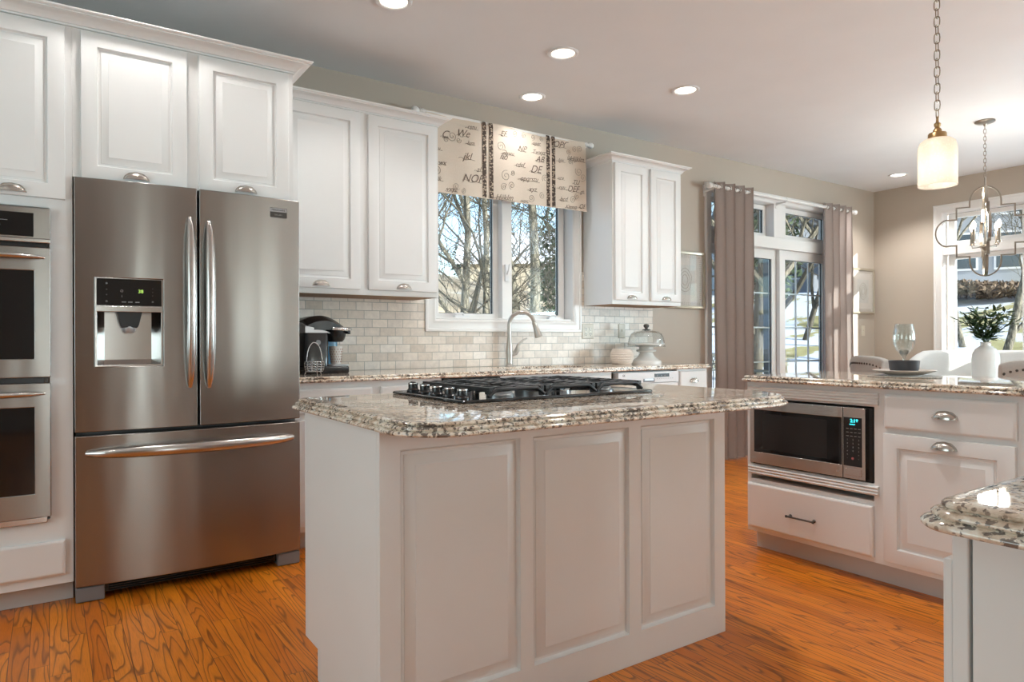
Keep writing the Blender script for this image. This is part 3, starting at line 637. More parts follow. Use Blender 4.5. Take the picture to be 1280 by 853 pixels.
# feet and grille
PF(MB().box(FX0+0.002, FX0+0.105, 3.302, 3.40, 0.001, 0.062).build('foot', GREYP, fr, bevel=0.006)); PF(MB().box(FX1-0.105, FX1-0.002, 3.302, 3.40, 0.001, 0.062).build('foot', GREYP, fr, bevel=0.006))
mb = MB(); mb.box(FX0+0.10, FX1-0.10, 3.335, 3.36, 0.022, 0.064)
for k in range(4): mb.box(FX0+0.12, FX1-0.12, 3.318, 3.336, 0.026+k*0.010, 0.030+k*0.010)
PF(mb.build('grille', BLK, fr, smooth=False))

# double wall oven: two stacked units share one chassis
ov = empty('double_wall_oven', (-0.375, 3.31, 0), 0, 'stainless steel double wall oven built into the tall cabinet', 'oven')
def PO(o): return P(o, 0.375, -3.31)
PO(MB().box(-0.750, 0.000, 3.322, 3.90, 0.365, 1.605).build('chassis', DARKM, ov))
cp = PO(MB().box(-0.755, 0.008, 3.285, 3.318, 1.478, 1.603).build('control_panel', STEEL, ov, bevel=0.004))
K(MB().box(-0.70, -0.047, 3.2825, 3.286, 1.486, 1.579).build('display', BGLS, bevel=0.001), cp)
K(MB().box(-0.755, 0.008, 3.272, 3.318, 1.462, 1.478).build('trim_bar', STEEL2, bevel=0.004), cp)
mb = MB(); mb.tube([(-0.16, 3.2815, 1.545), (-0.13, 3.2815, 1.545)], 0.0012, 4); mb.lathe([(0.0, -0.004), (0.012, -0.004), (0.012, 0.0), (0, 0)], (-0.165, 3.283, 1.525), 16, axis='y'); K(mb.build('knob', SILVP), cp)
for z0, z1, g0, g1, hz in ((0.930, 1.446, 1.005, 1.352, 1.405), (0.375, 0.908, 0.472, 0.812, 0.866)):
    od = PO(slab([-0.755, 0.008], [z0, z1], [(-0.70, -0.047, g0, g1)], 3.285, 3.318).build('oven_door', STEEL, ov, bevel=0.004))
    K(MB().box(-0.705, -0.042, 3.287, 3.292, g0-0.004, g1+0.004).build('door_window', BGLS, smooth=False), od)
    pts = []; rr = []
    for k in range(17): s_ = k/16; e_ = sin(pi*s_)**0.35; pts.append((-0.735+0.722*s_, 3.283-0.042*e_, hz)); rr.append(0.006+0.010*e_)
    K(MB().tube(pts, rr, 12, flat=0.8, up=(0, 1, 0)).build('handle', STEEL2), od)
PO(MB().box(-0.745, -0.005, 3.300, 3.321, 0.350, 0.374).build('vent_trim', STEEL2, ov, bevel=0.003))
PO(MB().box(-0.745, -0.015, 3.300, 3.322, 0.909, 0.929).build('vent_gap', BLK, ov, smooth=False))
PO(MB().box(-0.745, -0.005, 3.300, 3.322, 1.447, 1.461).build('vent_gap', BLK, ov, smooth=False))

# ---------------------------------------------------------------- wall cabinets
def wall_cab(x0, x1, doors, z0, z1, label, zt=2.395):
    t = empty('wall_cabinet', ((x0+x1)/2, YB, z0), 0, label, 'cabinet'); X = -(x0+x1)/2
    Q = lambda o: (setattr(o, 'location', o.location+Vector((X, -YB, -z0))), o)[1]
    Q(MB().box(x0, x1, 3.75, YB-0.001, z0, zt).build('body', PAINT, t, bevel=0.001))
    Q(MB().box(x0+0.012, x1-0.012, 3.765, YB-0.012, z0-0.0015, z0+0.001).build('underside', mat_wood, t, smooth=False))
    for a, b in doors: Q(door(t, a, b, z0+0.030, 2.385, 3.7495, 'bottom'))
    Q(crown_mb([(x0, YB-0.002), (x0, 3.75), (x1, 3.75), (x1, YB-0.002)], crown_prof(2.393, 0.066, 0.050)).build('crown', PAINT, t))
    return t
mat_wood = mat('raw_wood_underside', (0.30, 0.17, 0.09), 0.6)
wall_cab(1.010, 1.997, [(1.025, 1.484), (1.535, 1.979)], 1.338, 2.4, 'large white two-door wall cabinet above the coffee maker, beside the refrigerator')
wall_cab(3.443, 4.176, [(3.458, 3.793), (3.829, 4.160)], 1.340, 2.4, 'narrower white two-door wall cabinet right of the sink window')

# ---------------------------------------------------------------- base cabinets along the back wall
YC = 3.46
def base_cab(x0, x1, label, parts, end=False):
    t = empty('base_cabinet', ((x0+x1)/2, YC, 0), 0, label, 'cabinet'); xm = (x0+x1)/2
    P(MB().box(x0, x1, YC, YB-0.012, 0.10, 0.858).build('body', PAINT, t, bevel=0.001), -xm, -YC)
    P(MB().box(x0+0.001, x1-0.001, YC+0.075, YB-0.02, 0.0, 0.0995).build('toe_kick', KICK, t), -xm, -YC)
    for kind, a, b, z0, z1 in parts:
        o = drawer(t, a, b, z0, z1, YC-0.0005, 'cup' if kind == 'dc' else None) if kind[0] == 'd' else door(t, a, b, z0, z1, YC-0.0005, 'top')
        P(o, -xm, -YC)
    return t
base_cab(1.006, 1.86, 'white base cabinet below the coffee maker, beside the refrigerator', [('d', 1.02, 1.434, 0.70, 0.825), ('d', 1.484, 1.842, 0.70, 0.825), ('o', 1.02, 1.434, 0.13, 0.67), ('o', 1.484, 1.842, 0.13, 0.67)])
base_cab(2.262, 3.165, 'white sink base cabinet behind the cooktop, under the window', [('d', 2.28, 3.150, 0.70, 0.836), ('o', 2.28, 2.705, 0.13, 0.67), ('o', 2.725, 3.15, 0.13, 0.67)])
base_cab(3.809, 4.135, 'narrow white base cabinet at the right end of the back counter', [('dc', 3.826, 4.118, 0.702, 0.842), ('o', 3.826, 4.118, 0.13, 0.67)])
tc_ = empty('trash_compactor', (2.061, YC, 0), 0, 'white slim built-in appliance with dark top gap, left of the sink cabinet', 'appliance')
P(MB().box(1.865, 2.257, YC+0.02, YB-0.02, 0.02, 0.852).build('body', WHITEP, tc_), -2.061, -YC)
P(MB().box(1.870, 2.252, YC-0.02, YC+0.02, 0.12, 0.838).build('front_panel', WHITEP, tc_, bevel=0.003), -2.061, -YC)
P(MB().box(1.868, 2.254, YC-0.012, YC+0.02, 0.8385, 0.853).build('top_gap', BLK, tc_, smooth=False), -2.061, -YC)
P(MB().box(1.875, 2.245, YC+0.03, YC+0.06, 0.001, 0.119).build('toe_kick', BLK, tc_, smooth=False), -2.061, -YC)
dwm = empty('dishwasher', (3.49, YC, 0), 0, 'white dishwasher with small black display between sink and end cabinets', 'dishwasher')
PD_ = lambda o: P(o, -3.49, -YC)
PD_(MB().box(3.172, 3.803, YC+0.03, YB-0.02, 0.02, 0.850).build('body', DARKM, dwm))
PD_(MB().box(3.2, 3.79, YC+0.03, YC+0.08, 0.001, 0.10).build('toe_kick', BLK, dwm, smooth=False))
PD_(MB().box(3.207, 3.799, YC-0.020, YC+0.030, 0.115, 0.768).build('door', WHITEP, dwm, bevel=0.004))
cpm = MB().box(3.207, 3.799, YC-0.026, YC+0.030, 0.771, 0.846)
mb = MB(); text_mb(mb, 'GE', 0.020, facing((3.255, YC-0.0265, 0.826)), bold=0.0004); text_mb(mb, 'Profile', 0.007, facing((3.285, YC-0.0265, 0.79)))
cpm.merge(mb, 1); cpn = PD_(cpm.build('control_panel', [WHITEP, DKTXT], dwm, smooth=False))
K(MB().box(3.55, 3.70, YC-0.0275, YC-0.025, 0.808, 0.833).build('display', BLK, bevel=0.0005), cpn)
hm = K(MB().box(3.440, 3.552, YC-0.0275, YC-0.02, 0.776, 0.800).build('handle_recess', GREYP, bevel=0.001), cpn)
K(MB().box(3.452, 3.54, YC-0.0285, YC-0.027, 0.786, 0.800).build('latch', SILVP, bevel=0.0005), hm)
mb = MB()
for k in range(8): mb.box(3.575+k*0.022, 3.585+k*0.022, YC-0.0267, YC-0.0262, 0.795, 0.798)
for xx in (3.578, 3.62, 3.655): text_mb(mb, 'o', 0.02, facing((xx, YC-0.0279, 0.820)))
K(mb.build('button_print', GREYTXT, smooth=False), cpn)

# back countertop with the sink cut-out
prof_b = [(0.012, 0.8585)]+bead(0.012, 0.8588, 0.874, 0.012)+[(0.014, 0.875)]+bead(0.020, 0.875, 0.889, 0.010)[1:]+[(0.030, 0.889)]
cb = counter_mb(outline(1.007, 3.418, 4.165, YB-0.0105, (0.031, 0.05, 0.031, 0.031)), prof_b, (2.46, 3.13, 3.56, 3.94))
cb.build('countertop', GRANITE, label='long speckled granite countertop along the back wall under the window', category='countertop', ang=50)
sk = empty('sink', (2.795, 3.75, 0.858), 0, 'undermounted stainless sink in the granite counter below the window', 'sink')
mb = MB(); x0, x1, y0, y1 = 2.462, 3.128, 3.562, 3.938; zt, zb = 0.857, 0.70
R_ = lambda i, z: [(x0+i, y0+i, z), (x1-i, y0+i, z), (x1-i, y1-i, z), (x0+i, y1-i, z)]
mb.loft([R_(-0.015, zt-0.002), R_(-0.015, zt), R_(0, zt), R_(0.004, zb+0.02), R_(0.02, zb)], cap0=False); P(mb.build('basin', STEEL2, sk, bevel=0.004), -2.795, -3.75).location.z = -0.858
P(MB().lathe([(0.0, 0.7005), (0.045, 0.7005), (0.045, 0.703), (0.03, 0.7025), (0.0, 0.7015)], (2.795, 3.75, 0), 20).build('drain', CHROME, sk), -2.795, -3.75).location.z = -0.858

# faucet
fa = empty('faucet', (2.690, 3.995, 0.889), 0, 'brushed nickel gooseneck pull-down faucet in front of the window', 'faucet')
MB().lathe([(0.030, 0.0005), (0.029, 0.006), (0.024, 0.014), (0.0225, 0.03), (0.024, 0.07), (0.026, 0.095), (0.023, 0.13), (0.0165, 0.19), (0.0145, 0.22)], (0, 0, 0), 24).build('base', BRUSHN, fa)
pts = [(0, 0, 0.21), (0, 0, 0.27)]+[(0.077-0.077*cos(a), 0.0-0.045*(1-cos(a)), 0.292+0.092*sin(a)) for a in [radians(k*12) for k in range(0, 15)]]
MB().tube(pts, 0.0145, 14).build('neck', BRUSHN, fa)
e0 = Vector(pts[-1]); dd = (Vector(pts[-1])-Vector(pts[-2])).normalized()
hd = [e0+dd*k for k in (0, 0.006, 0.012, 0.05, 0.085, 0.105, 0.112)]
MB().tube(hd, [0.0155, 0.0185, 0.0165, 0.020, 0.025, 0.029, 0.022], 18).build('spray_head', BRUSHN, fa)
MB().tube([(0.015, -0.012, 0.085), (0.034, -0.026, 0.095), (0.045, -0.034, 0.120), (0.050, -0.038, 0.150), (0.085, -0.048, 0.185), (0.115, -0.052, 0.198)], [0.016, 0.018, 0.017, 0.012, 0.007, 0.006], 12).build('lever_handle', BRUSHN, fa)

# outlets / switches
def plate(x0, x1, z0, z1, y, label, kind, m=BEIGEP, cat='outlet', name='wall_outlet'):
    t = empty(name, ((x0+x1)/2, y, z0), 0, label, cat); xm = (x0+x1)/2; w = x1-x0; h = z1-z0
    MB().loft([rect(-w/2, w/2, 0, h, i, yy) for i, yy in ((0, -0.0002), (0, -0.003), (0.004, -0.006), (0.008, -0.006))]).build('cover_plate', m, t)
    n = len(kind)
    for i, k in enumerate(kind):
        cx = (i-(n-1)/2)*0.046
        if k == 'o':
            f_ = MB().box(cx-0.016, cx+0.016, -0.0075, -0.0058, h*0.18, h*0.82).build('socket_face', m, t, bevel=0.0006)
            mb = MB()
            for zz in (h*0.33, h*0.67):
                mb.box(cx-0.009, cx-0.0065, -0.0079, -0.0074, zz-0.005, zz+0.007); mb.box(cx+0.0065, cx+0.009, -0.0079, -0.0074, zz-0.004, zz+0.006); mb.box(cx-0.0025, cx+0.0025, -0.0079, -0.0074, zz-0.014, zz-0.009)
            mb.build('slots', BLK, f_, smooth=False)
        else:
            MB().box(cx-0.005, cx+0.005, -0.012, -0.0058, h/2-0.004, h/2+0.014).build('toggle', m, t, bevel=0.001)
    return t
plate(3.418, 3.535, 1.084, 1.199, YB-0.0105, 'almond double electrical outlet on the tiles just right of the window', 'oo')
plate(3.800, 3.872, 1.088, 1.203, YB-0.0105, 'almond single wall switch on the tiles left of the cake dome', 's', name='light_switch', cat='switch')
plate(1.385, 1.457, 1.075, 1.190, YB-0.0105, 'almond electrical outlet on the tiles behind the coffee maker', 'o')
plate(7.44, 7.512, 1.11, 1.225, YB-0.001, 'cream wall switch below the picture near the dining corner', 's', name='light_switch', cat='switch')

# ---------------------------------------------------------------- island
isl = empty('kitchen_island', (1.37, 1.95, 0), 0, 'white paneled kitchen island holding the cooktop in the centre', 'kitchen island')
PI_ = lambda o: P(o, -1.37, -1.95)
IX0, IX1, IY0, IY1, IZ = 0.698, 2.050, 1.633, 2.245, 0.8365
OPEN = [(0.757, 1.136, 0.107, 0.784), (1.184, 1.570, 0.107, 0.784), (1.624, 1.992, 0.107, 0.784)]
PI_(slab([IX0, IX1], [0.0005, IZ], OPEN, IY0, IY0+0.018).build('front_frame', PAINT, isl, bevel=0.0012))
for o_ in OPEN: PI_(panel_mb(*o_, IY0).build('raised_panel', PAINT, isl))
mb = MB()
pr_ = [(IY0+0.0185, 0.0005), (IY0+0.49, 0.0005), (IY0+0.49, 0.10), (IY1, 0.10), (IY1, IZ), (IY0+0.0185, IZ)]
mb.loft([[(IX0, y, z) for y, z in pr_], [(IX1, y, z) for y, z in pr_]]); PI_(mb.build('body', PAINT, isl, bevel=0.001, smooth=False))
for a, b in ((0.72, 1.13), (1.15, 1.60), (1.62, 2.03)):   # working side, facing the sink
    o = door_mb(b-a, 0.53).build('door', PAINT, isl, loc=(b, IY1+0.0005, 0.13), rotz=pi); PI_(o); cup_pull(o, (b-a)/2, 0.48, -0.019)
    o = drawer_mb(b-a, 0.13).build('drawer_front', PAINT, isl, loc=(b, IY1+0.0005, 0.69), rotz=pi); PI_(o); cup_pull(o, (b-a)/2, 0.055, -0.019)
prof_i = [(0.012, 0.837)]+bead(0.010, 0.8372, 0.8495, 0.010)+[(0.013, 0.850)]+bead(0.020, 0.850, 0.8610, 0.009)[1:]+[(0.024, 0.8612)]+bead(0.031, 0.8612, 0.872, 0.009)[1:]+[(0.042, 0.8725)]
counter_mb(outline(0.684, 1.418, 2.300, 2.430, (0.15, 0.26, 0.20, 0.10), 12), prof_i).build('countertop', GRANITE, ang=50, label='speckled granite countertop with stepped edge on the kitchen island', category='countertop')

# cooktop
ck = empty('cooktop', (1.475, 2.095, 0.8727), 0, 'black gas cooktop with cast iron grates set in the island', 'cooktop')
PC = lambda o: P(o, -1.475, -2.095)
def PZ(o): PC(o); o.location.z -= 0.8727; return o
ZT = 0.8727
PZ(counter_mb(outline(1.060, 1.830, 1.890, 2.365, (0.014,)*4, 4), [(0.003, ZT+0.0003), (0.0, ZT+0.003), (0.001, ZT+0.008), (0.006, ZT+0.0105), (0.012, ZT+0.0085)]).build('surface', BGLS, ck))
for x, y in ((1.118, 2.300), (1.108, 2.185), (1.104, 2.085), (1.100, 1.990), (1.098, 1.900)):
    kn = PZ(MB().lathe([(0.0235, 0), (0.0235, 0.006), (0.019, 0.010), (0.0175, 0.013), (0.0175, 0.032), (0.016, 0.034), (0, 0.034)], (x, y, ZT+0.0085), 24).build('knob', BLK, ck))
    K(MB().box(x-0.003, x+0.003, y-0.0165, y+0.0165, ZT+0.0425, ZT+0.0455).build('pointer', DARKM, bevel=0.001), kn)
    K(MB().lathe([(0.0178, 0), (0.0182, 0.001), (0.0182, 0.004), (0.0178, 0.005)], (x, y, ZT+0.0365), 24, cap0=False, cap1=False).build('ring', CHROME), kn)
for x, y, r in ((1.285, 1.965, 0.040), (1.285, 2.235, 0.034), (1.515, 2.10, 0.052), (1.745, 1.965, 0.036), (1.745, 2.235, 0.044)):
    b_ = PZ(MB().lathe([(r*1.25, 0), (r*1.25, 0.004), (r*1.05, 0.007), (r, 0.010), (r, 0.014), (0, 0.014)], (x, y, ZT+0.0087), 28).build('burner', SILVP, ck))
    K(MB().lathe([(r*0.86, 0), (r*0.88, 0.003), (r*0.84, 0.007), (0, 0.008)], (x, y, ZT+0.0228), 28).build('burner_cap', IRON), b_)
for gx0, gx1 in ((1.172, 1.398), (1.402, 1.628), (1.632, 1.858)):
    mb = MB(); z1 = ZT+0.047; z0 = ZT+0.0105; gm = (gx0+gx1)/2
    for yy in (1.862, 2.335):        # arched end bars on feet
        A = []
        for k in range(9): u = -1+2*k/8; A.append((gm+u*(gx1-gx0)/2*(0.97 if abs(u) < 1 else 1.0), yy, z1-0.010 if abs(u) < 0.8 else (z1-0.020 if abs(u) < 1 else z0+0.004)))
        mb.tube(A, [0.0065]*9, 8)
    mb.box(gx0+0.002, gx0+0.018, 1.862, 2.335, z1-0.018, z1-0.003); mb.box(gx1-0.018, gx1-0.002, 1.862, 2.335, z1-0.018, z1-0.003)
    for k in range(8):               # fingers across, with lowered shoulders
        yy = 1.885+k*0.0613; h = 0.0065
        mid = (0 if k in (0, 7) else 0.030)
        for sgn in (-1, 1):
            xa = gm+sgn*mid; xb = gm+sgn*((gx1-gx0)/2-0.004)
            q = [(xa, z1-0.004), (xa+(xb-xa)*0.6, z1), (xa+(xb-xa)*0.85, z1-0.004), (xb, z1-0.017), (xb, z0+0.010), (xa+(xb-xa)*0.8, z1-0.022), (xa, z1-0.016)]
            mb.loft([[(x, yy-h, z) for x, z in q], [(x, yy+h, z) for x, z in q]])
    mb.box(gm-0.006, gm+0.006, 1.862, 1.93, z1-0.016, z1-0.002); mb.box(gm-0.006, gm+0.006, 2.27, 2.335, z1-0.016, z1-0.002); mb.box(gm-0.006, gm+0.006, 2.04, 2.16, z1-0.016, z1-0.002)
    for fx in (gx0+0.010, gx1-0.010):
        for fy in (1.870, 2.10, 2.327): mb.lathe([(0.008, z0-0.0005), (0.010, z1-0.012)], (fx, fy, 0), 8)
    PZ(mb.build('grate', IRON, ck, bevel=0.0015, seg=1))

# ---------------------------------------------------------------- peninsula (local x runs towards the camera side, front faces -x)
PX, PY = 2.970, 2.222
def loc_pen(x, y, z): return (PX+y, PY-x, z)
pn = empty('peninsula_cabinet', (PX, PY, 0), -pi/2, 'white peninsula base cabinet with built-in microwave, drawers and a door', 'cabinet')
FZ = 0.857; L = 1.75
MW = (0.022, 0.650, 0.440, 0.775)
slab([0, L], [0.098, FZ], [MW, (0.022, 0.648, 0.364, 0.388)], 0, 0.018).build('face_frame', PAINT, pn, bevel=0.001)
slab([0, L], [0.098, FZ], [MW, (0.022, 0.648, 0.364, 0.388)], 0.0185, 0.60).build('body', PAINT, pn, smooth=False)
MB().box(0.022, 0.648, 0.30, 0.32, 0.34, 0.39).build('slot_back', BLK, pn, smooth=False)
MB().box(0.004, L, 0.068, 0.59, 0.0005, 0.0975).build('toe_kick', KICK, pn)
def reeded(z0, z1, x0, x1, n):
    P_ = [(0.0, z0), (-0.004, z0)]
    for k in range(n):
        a = z0+(z1-z0)*k/n; b = z0+(z1-z0)*(k+1)/n
        for j in range(1, 6): s_ = j/6; P_.append((-0.010-0.005*sin(pi*s_), a+(b-a)*s_))
        if k < n-1: P_.append((-0.008, b))
    P_ += [(-0.004, z1), (0.0, z1)]
    return MB().loft([[(x0, y-0.0002, z) for y, z in P_], [(x1, y-0.0002, z) for y, z in P_]])
reeded(0.782, 0.836, 0.012, 0.672, 4).build('reeded_trim', PAINT, pn, ang=60)
reeded(0.392, 0.432, 0.012, 0.672, 3).build('reeded_trim', PAINT, pn, ang=60)
dd_ = drawer_mb(0.640, 0.222).build('drawer_front', PAINT, pn, loc=(0.010, -0.0005, 0.122))
mb = MB(); mb.tube([(0.243, -0.045, 0.100), (0.375, -0.045, 0.100)], 0.0045, 10)
for xx in (0.248, 0.370): mb.tube([(xx, -0.019, 0.100), (xx, -0.045, 0.100)], 0.0045, 10); mb.lathe([(0.008, -0.0205), (0.0085, -0.023), (0.005, -0.027)], (xx, 0, 0.100), 12, axis='y')
for xx in (0.240, 0.378): mb.lathe([(0.0, -0.006), (0.0065, -0.003), (0.0065, 0.003), (0.0, 0.006)], (xx, -0.045, 0.100), 12, axis='x')
mb.build('bar_pull', DARKM, dd_)
drawer(pn, 0.700, 1.184, 0.690, 0.833, -0.0005, 'cup'); door(pn, 0.696, 1.180, 0.122, 0.668, -0.0005, 'top')
drawer(pn, 1.235, 1.72, 0.690, 0.833, -0.0005, 'cup'); door(pn, 1.235, 1.72, 0.122, 0.668, -0.0005, 'top')
# dining side of the peninsula: plain back with overhang
prof_p = [(0.012, 0.8575)]+bead(0.012, 0.8578, 0.873, 0.012)+[(0.014, 0.874)]+bead(0.022, 0.874, 0.888, 0.010)[1:]+[(0.034, 0.8885)]
counter_mb(outline(2.930, 0.42, 3.735, 2.258, (0.035, 0.035, 0.12, 0.06), 8), prof_p).build('countertop', GRANITE, ang=50, label='speckled granite countertop on the peninsula above the microwave', category='countertop')
# microwave
mw = empty('microwave', (PX, PY, 0.44), -pi/2, 'stainless and black countertop microwave built into the peninsula', 'microwave')
def M_(mb, name, m, par=mw, **k):
    mb.v = [(a, b, c-0.44) for a, b, c in mb.v]; return mb.build(name, m, par, **k)
M_(MB().box(0.030, 0.642, 0.003, 0.42, 0.4405, 0.768), 'body', BLK, bevel=0.002)
md = M_(slab([0.026, 0.515], [0.449, 0.765], [(0.050, 0.512, 0.505, 0.718)], -0.016, 0.002), 'door', STEEL2, bevel=0.002)
dg_ = M_(MB().box(0.048, 0.514, -0.0135, -0.010, 0.503, 0.720), 'door_window', BGLS, md, smooth=False)
M_(MB().box(0.098, 0.440, -0.0142, -0.0130, 0.522, 0.700), 'window_mesh', GBLK, dg_, smooth=False)
mcp = M_(slab([0.518, 0.618], [0.449, 0.765], [], -0.016, 0.002), 'control_panel', STEEL2, bevel=0.002)
M_(MB().box(0.521, 0.604, -0.0175, -0.0155, 0.505, 0.722), 'key_pad', BGLS, mcp, bevel=0.0005)
mb = MB(); text_mb(mb, '2:18', 0.021, facing((0.570, -0.0178, 0.707)), bold=0.0005); text_mb(mb, 'sensor', 0.010, facing((0.562, -0.0178, 0.692)), bold=0.0002); M_(mb, 'display_digits', CYAN, mcp, smooth=False)
mb = MB()
for r_ in range(9):
    for c_i in range(4 if r_ < 3 else 3):
        z_ = 0.672-r_*0.0165; x_ = 0.534+c_i*(0.018 if r_ < 3 else 0.026)
        if r_ < 3: mb.box(x_, x_+0.011, -0.0179, -0.0176, z_-0.001, z_+0.001)
        else: text_mb(mb, ('123', '456', '789', 'x0+', '< >', '---')[r_-3][c_i], 0.010, facing((x_+0.005, -0.0178, z_)))
M_(mb, 'key_print', GREYTXT, mcp, smooth=False)
M_(MB().lathe([(0.0, -0.0182), (0.006, -0.0182), (0.006, -0.0175)], (0.563, 0, 0.540), 14, axis='y'), 'start_button', mat('red_print', (0.35, 0.10, 0.10), 0.5), mcp)
M_(MB().box(0.529, 0.602, -0.0185, -0.0155, 0.463, 0.494), 'open_button', STEEL2, mcp, bevel=0.002)
mb = MB(); text_mb(mb, 'LG', 0.013, facing((0.052, -0.0164, 0.477)), bold=0.0002); mb.lathe([(0.0065, -0.0164), (0.0055, -0.0164)], (0.036, 0, 0.477), 16, axis='y', cap0=False, cap1=False)
text_mb(mb, 'EZ', 0.011, facing((0.492, -0.0164, 0.474)), bold=0.0002); M_(mb, 'logo', GREYTXT, md, smooth=False)

# ---------------------------------------------------------------- near counter piece at the right
nb = empty('side_cabinet', (1.30, 0.0, 0), 0, 'white cabinet at the right edge, nearest the camera, with grooved side panel', 'cabinet')
PN = lambda o: P(o, -1.30, 0)
PN(MB().box(0.925, 1.85, -0.75, 0.370, 0.0005, 0.836).build('body', PAINT, nb, bevel=0.001))
PN(MB().box(0.921, 1.85, 0.3735, 0.393, 0.0005, 0.836).build('front_frame', PAINT, nb, bevel=0.003))
PN(MB().box(0.920, 0.926, -0.75, 0.3695, 0.0005, 0.836).build('side_panel', PAINT, nb, bevel=0.001))
o = door_mb(0.42, 0.66, 0.012).build('door', PAINT, nb, loc=(1.345, 0.3935, 0.135), rotz=pi, bevel=0.002); PN(o)
o = door_mb(0.42, 0.66, 0.012).build('door', PAINT, nb, loc=(1.80, 0.3935, 0.135), rotz=pi, bevel=0.002); PN(o)
counter_mb(outline(0.868, -0.80, 1.90, 0.425, (0.045, 0.045, 0.045, 0.055), 8), prof_i).build('countertop', GRANITE, ang=50, label='speckled granite countertop corner with stepped edge at the lower right, closest', category='countertop')

# ---------------------------------------------------------------- valance and rod over the sink window
VX0, VX1, VZ0, VZ1, VY = 2.030, 3.372, 2.045, 2.572, 3.965
va = empty('window_valance', (2.70, VY, 2.3), 0, 'cream valance with script print and dark trim bands above the sink window', 'valance')
def PV(o): o.location += Vector((-2.70, -VY, -2.3)); return o
def vwave(x, z): return VY+0.004*sin(x*9)+0.004*sin(x*23+1)*(1-(z-VZ0)/(VZ1-VZ0))-0.006*(1-(z-VZ0)/(VZ1-VZ0))
mb = MB(); N = 60; rows = []
zs = [VZ0, VZ0+0.02, VZ0+0.10, 2.25, 2.40, 2.50, VZ1-0.03, VZ1-0.012, VZ1]
front = [[(VX0+(VX1-VX0)*k/N+(0.010*(k/N-0.3) if z == VZ0 else 0), vwave(VX0+(VX1-VX0)*k/N, z)-(0.0 if z < VZ1-0.02 else -0.010), z+0.003*sin(k*0.55)*(1 if z > 2.5 else 0)) for k in range(N+1)] for z in zs]
back = [[(x, y+0.004, z) for x, y, z in r] for r in front]
mb.loft(front, closed=False, cap0=False, cap1=False); mb.loft(back, closed=False, cap0=False, cap1=False)
for A, B in ((front[0], back[0]), (front[-1], back[-1])): mb.loft([A, B], closed=False, cap0=False, cap1=False)
for e_ in (0, -1): mb.loft([[r[e_] for r in front], [r[e_] for r in back]], closed=False, cap0=False, cap1=False)
cloth_mb = mb
for xc in (2.468, 2.522, 3.018, 3.066):
    mb = MB(); A = []; B = []
    for k in range(20):
        z = VZ0+0.004+(VZ1-VZ0-0.006)*k/19; y = vwave(xc, z)-(0.0 if z < VZ1-0.02 else -0.008)-0.0012
        A.append((xc-0.0155, y, z)); B.append((xc+0.0155, y, z))
    mb.loft([A, B], closed=False, cap0=False, cap1=False); mb.loft([[(x, y-0.002, z) for x, y, z in A], [(x, y-0.002, z) for x, y, z in B]], closed=False, cap0=False, cap1=False)
    PV(mb.build('trim_band', BAND, va, smooth=False))
W_ = [(2.37, 2.515, 'rstu', .055), (2.30, 2.46, 'We', .085), (2.36, 2.405, 'lam', .05), (2.33, 2.31, 'jkl', .085), (2.13, 2.24, 'vwx', .055), (2.42, 2.235, 'al', .06), (2.37, 2.165, 'NOP', .095), (2.16, 2.43, 'C', .09), (2.10, 2.33, 'lisu', .045),
      (2.10, 2.13, 'hijk', .05), (2.19, 2.075, 'Twxyz', .06), (2.62, 2.51, 'EF', .065), (2.78, 2.43, 'NP', .07), (2.91, 2.49, 'opqr', .045), (2.93, 2.43, 'Twxyz', .055), (2.66, 2.38, 'pqrstu', .045), (2.62, 2.345, 'NO', .05), (2.76, 2.315, 'cdef', .055),
      (2.94, 2.38, 'AB', .075), (2.90, 2.30, 'DE', .095), (2.84, 2.225, 'opqrstu', .062), (2.87, 2.155, 'xyz', .062), (2.62, 2.065, 'Hijklm', .070), (2.80, 2.065, 'nopq', .04), (3.13, 2.515, 'OPQ', .085), (3.13, 2.40, 'fghi', .045), (3.28, 2.43, 'Hijklm', .065),
      (3.13, 2.27, 'urw', .05), (3.14, 2.20, 'rstu', .055), (3.27, 2.255, 'TU', .06), (3.24, 2.20, 'DEF', .08), (3.33, 2.19, 'gh', .05), (3.15, 2.115, 'bcd', .06), (3.33, 2.08, 'OP', .06), (3.22, 2.065, 'Klmno', .05)]
mb = MB()
for x, z, s_, sz in W_: text_mb(mb, s_, sz*0.8, facing((x, vwave(x, z)-0.0016, z), 0, 0.06), shear=0.45)
for x, z, s_, sz in W_:   # cursive joining strokes under and over the words
    w_ = len(s_)*sz*0.2; pts = [(x-w_-sz*0.15+(2*w_+sz*0.3)*k/12, vwave(x, z)-0.0018, z-sz*0.22+sz*0.10*sin(k*0.9)*(1-k/14)) for k in range(13)]
    mb.tube(pts, 0.0011, 4)
cloth_mb.merge(mb, 1)
def swirl(mb, cx, cz, r, turns=1.6, ph=0.0, sg=1):
    pts = []
    for k in range(26): a = ph+sg*2*pi*turns*k/25; rr = r*(0.15+0.85*k/25); pts.append((cx+rr*cos(a), vwave(cx, cz)-0.0017, cz+rr*sin(a)))
    mb.tube(pts, 0.0016, 4)
mb = MB()
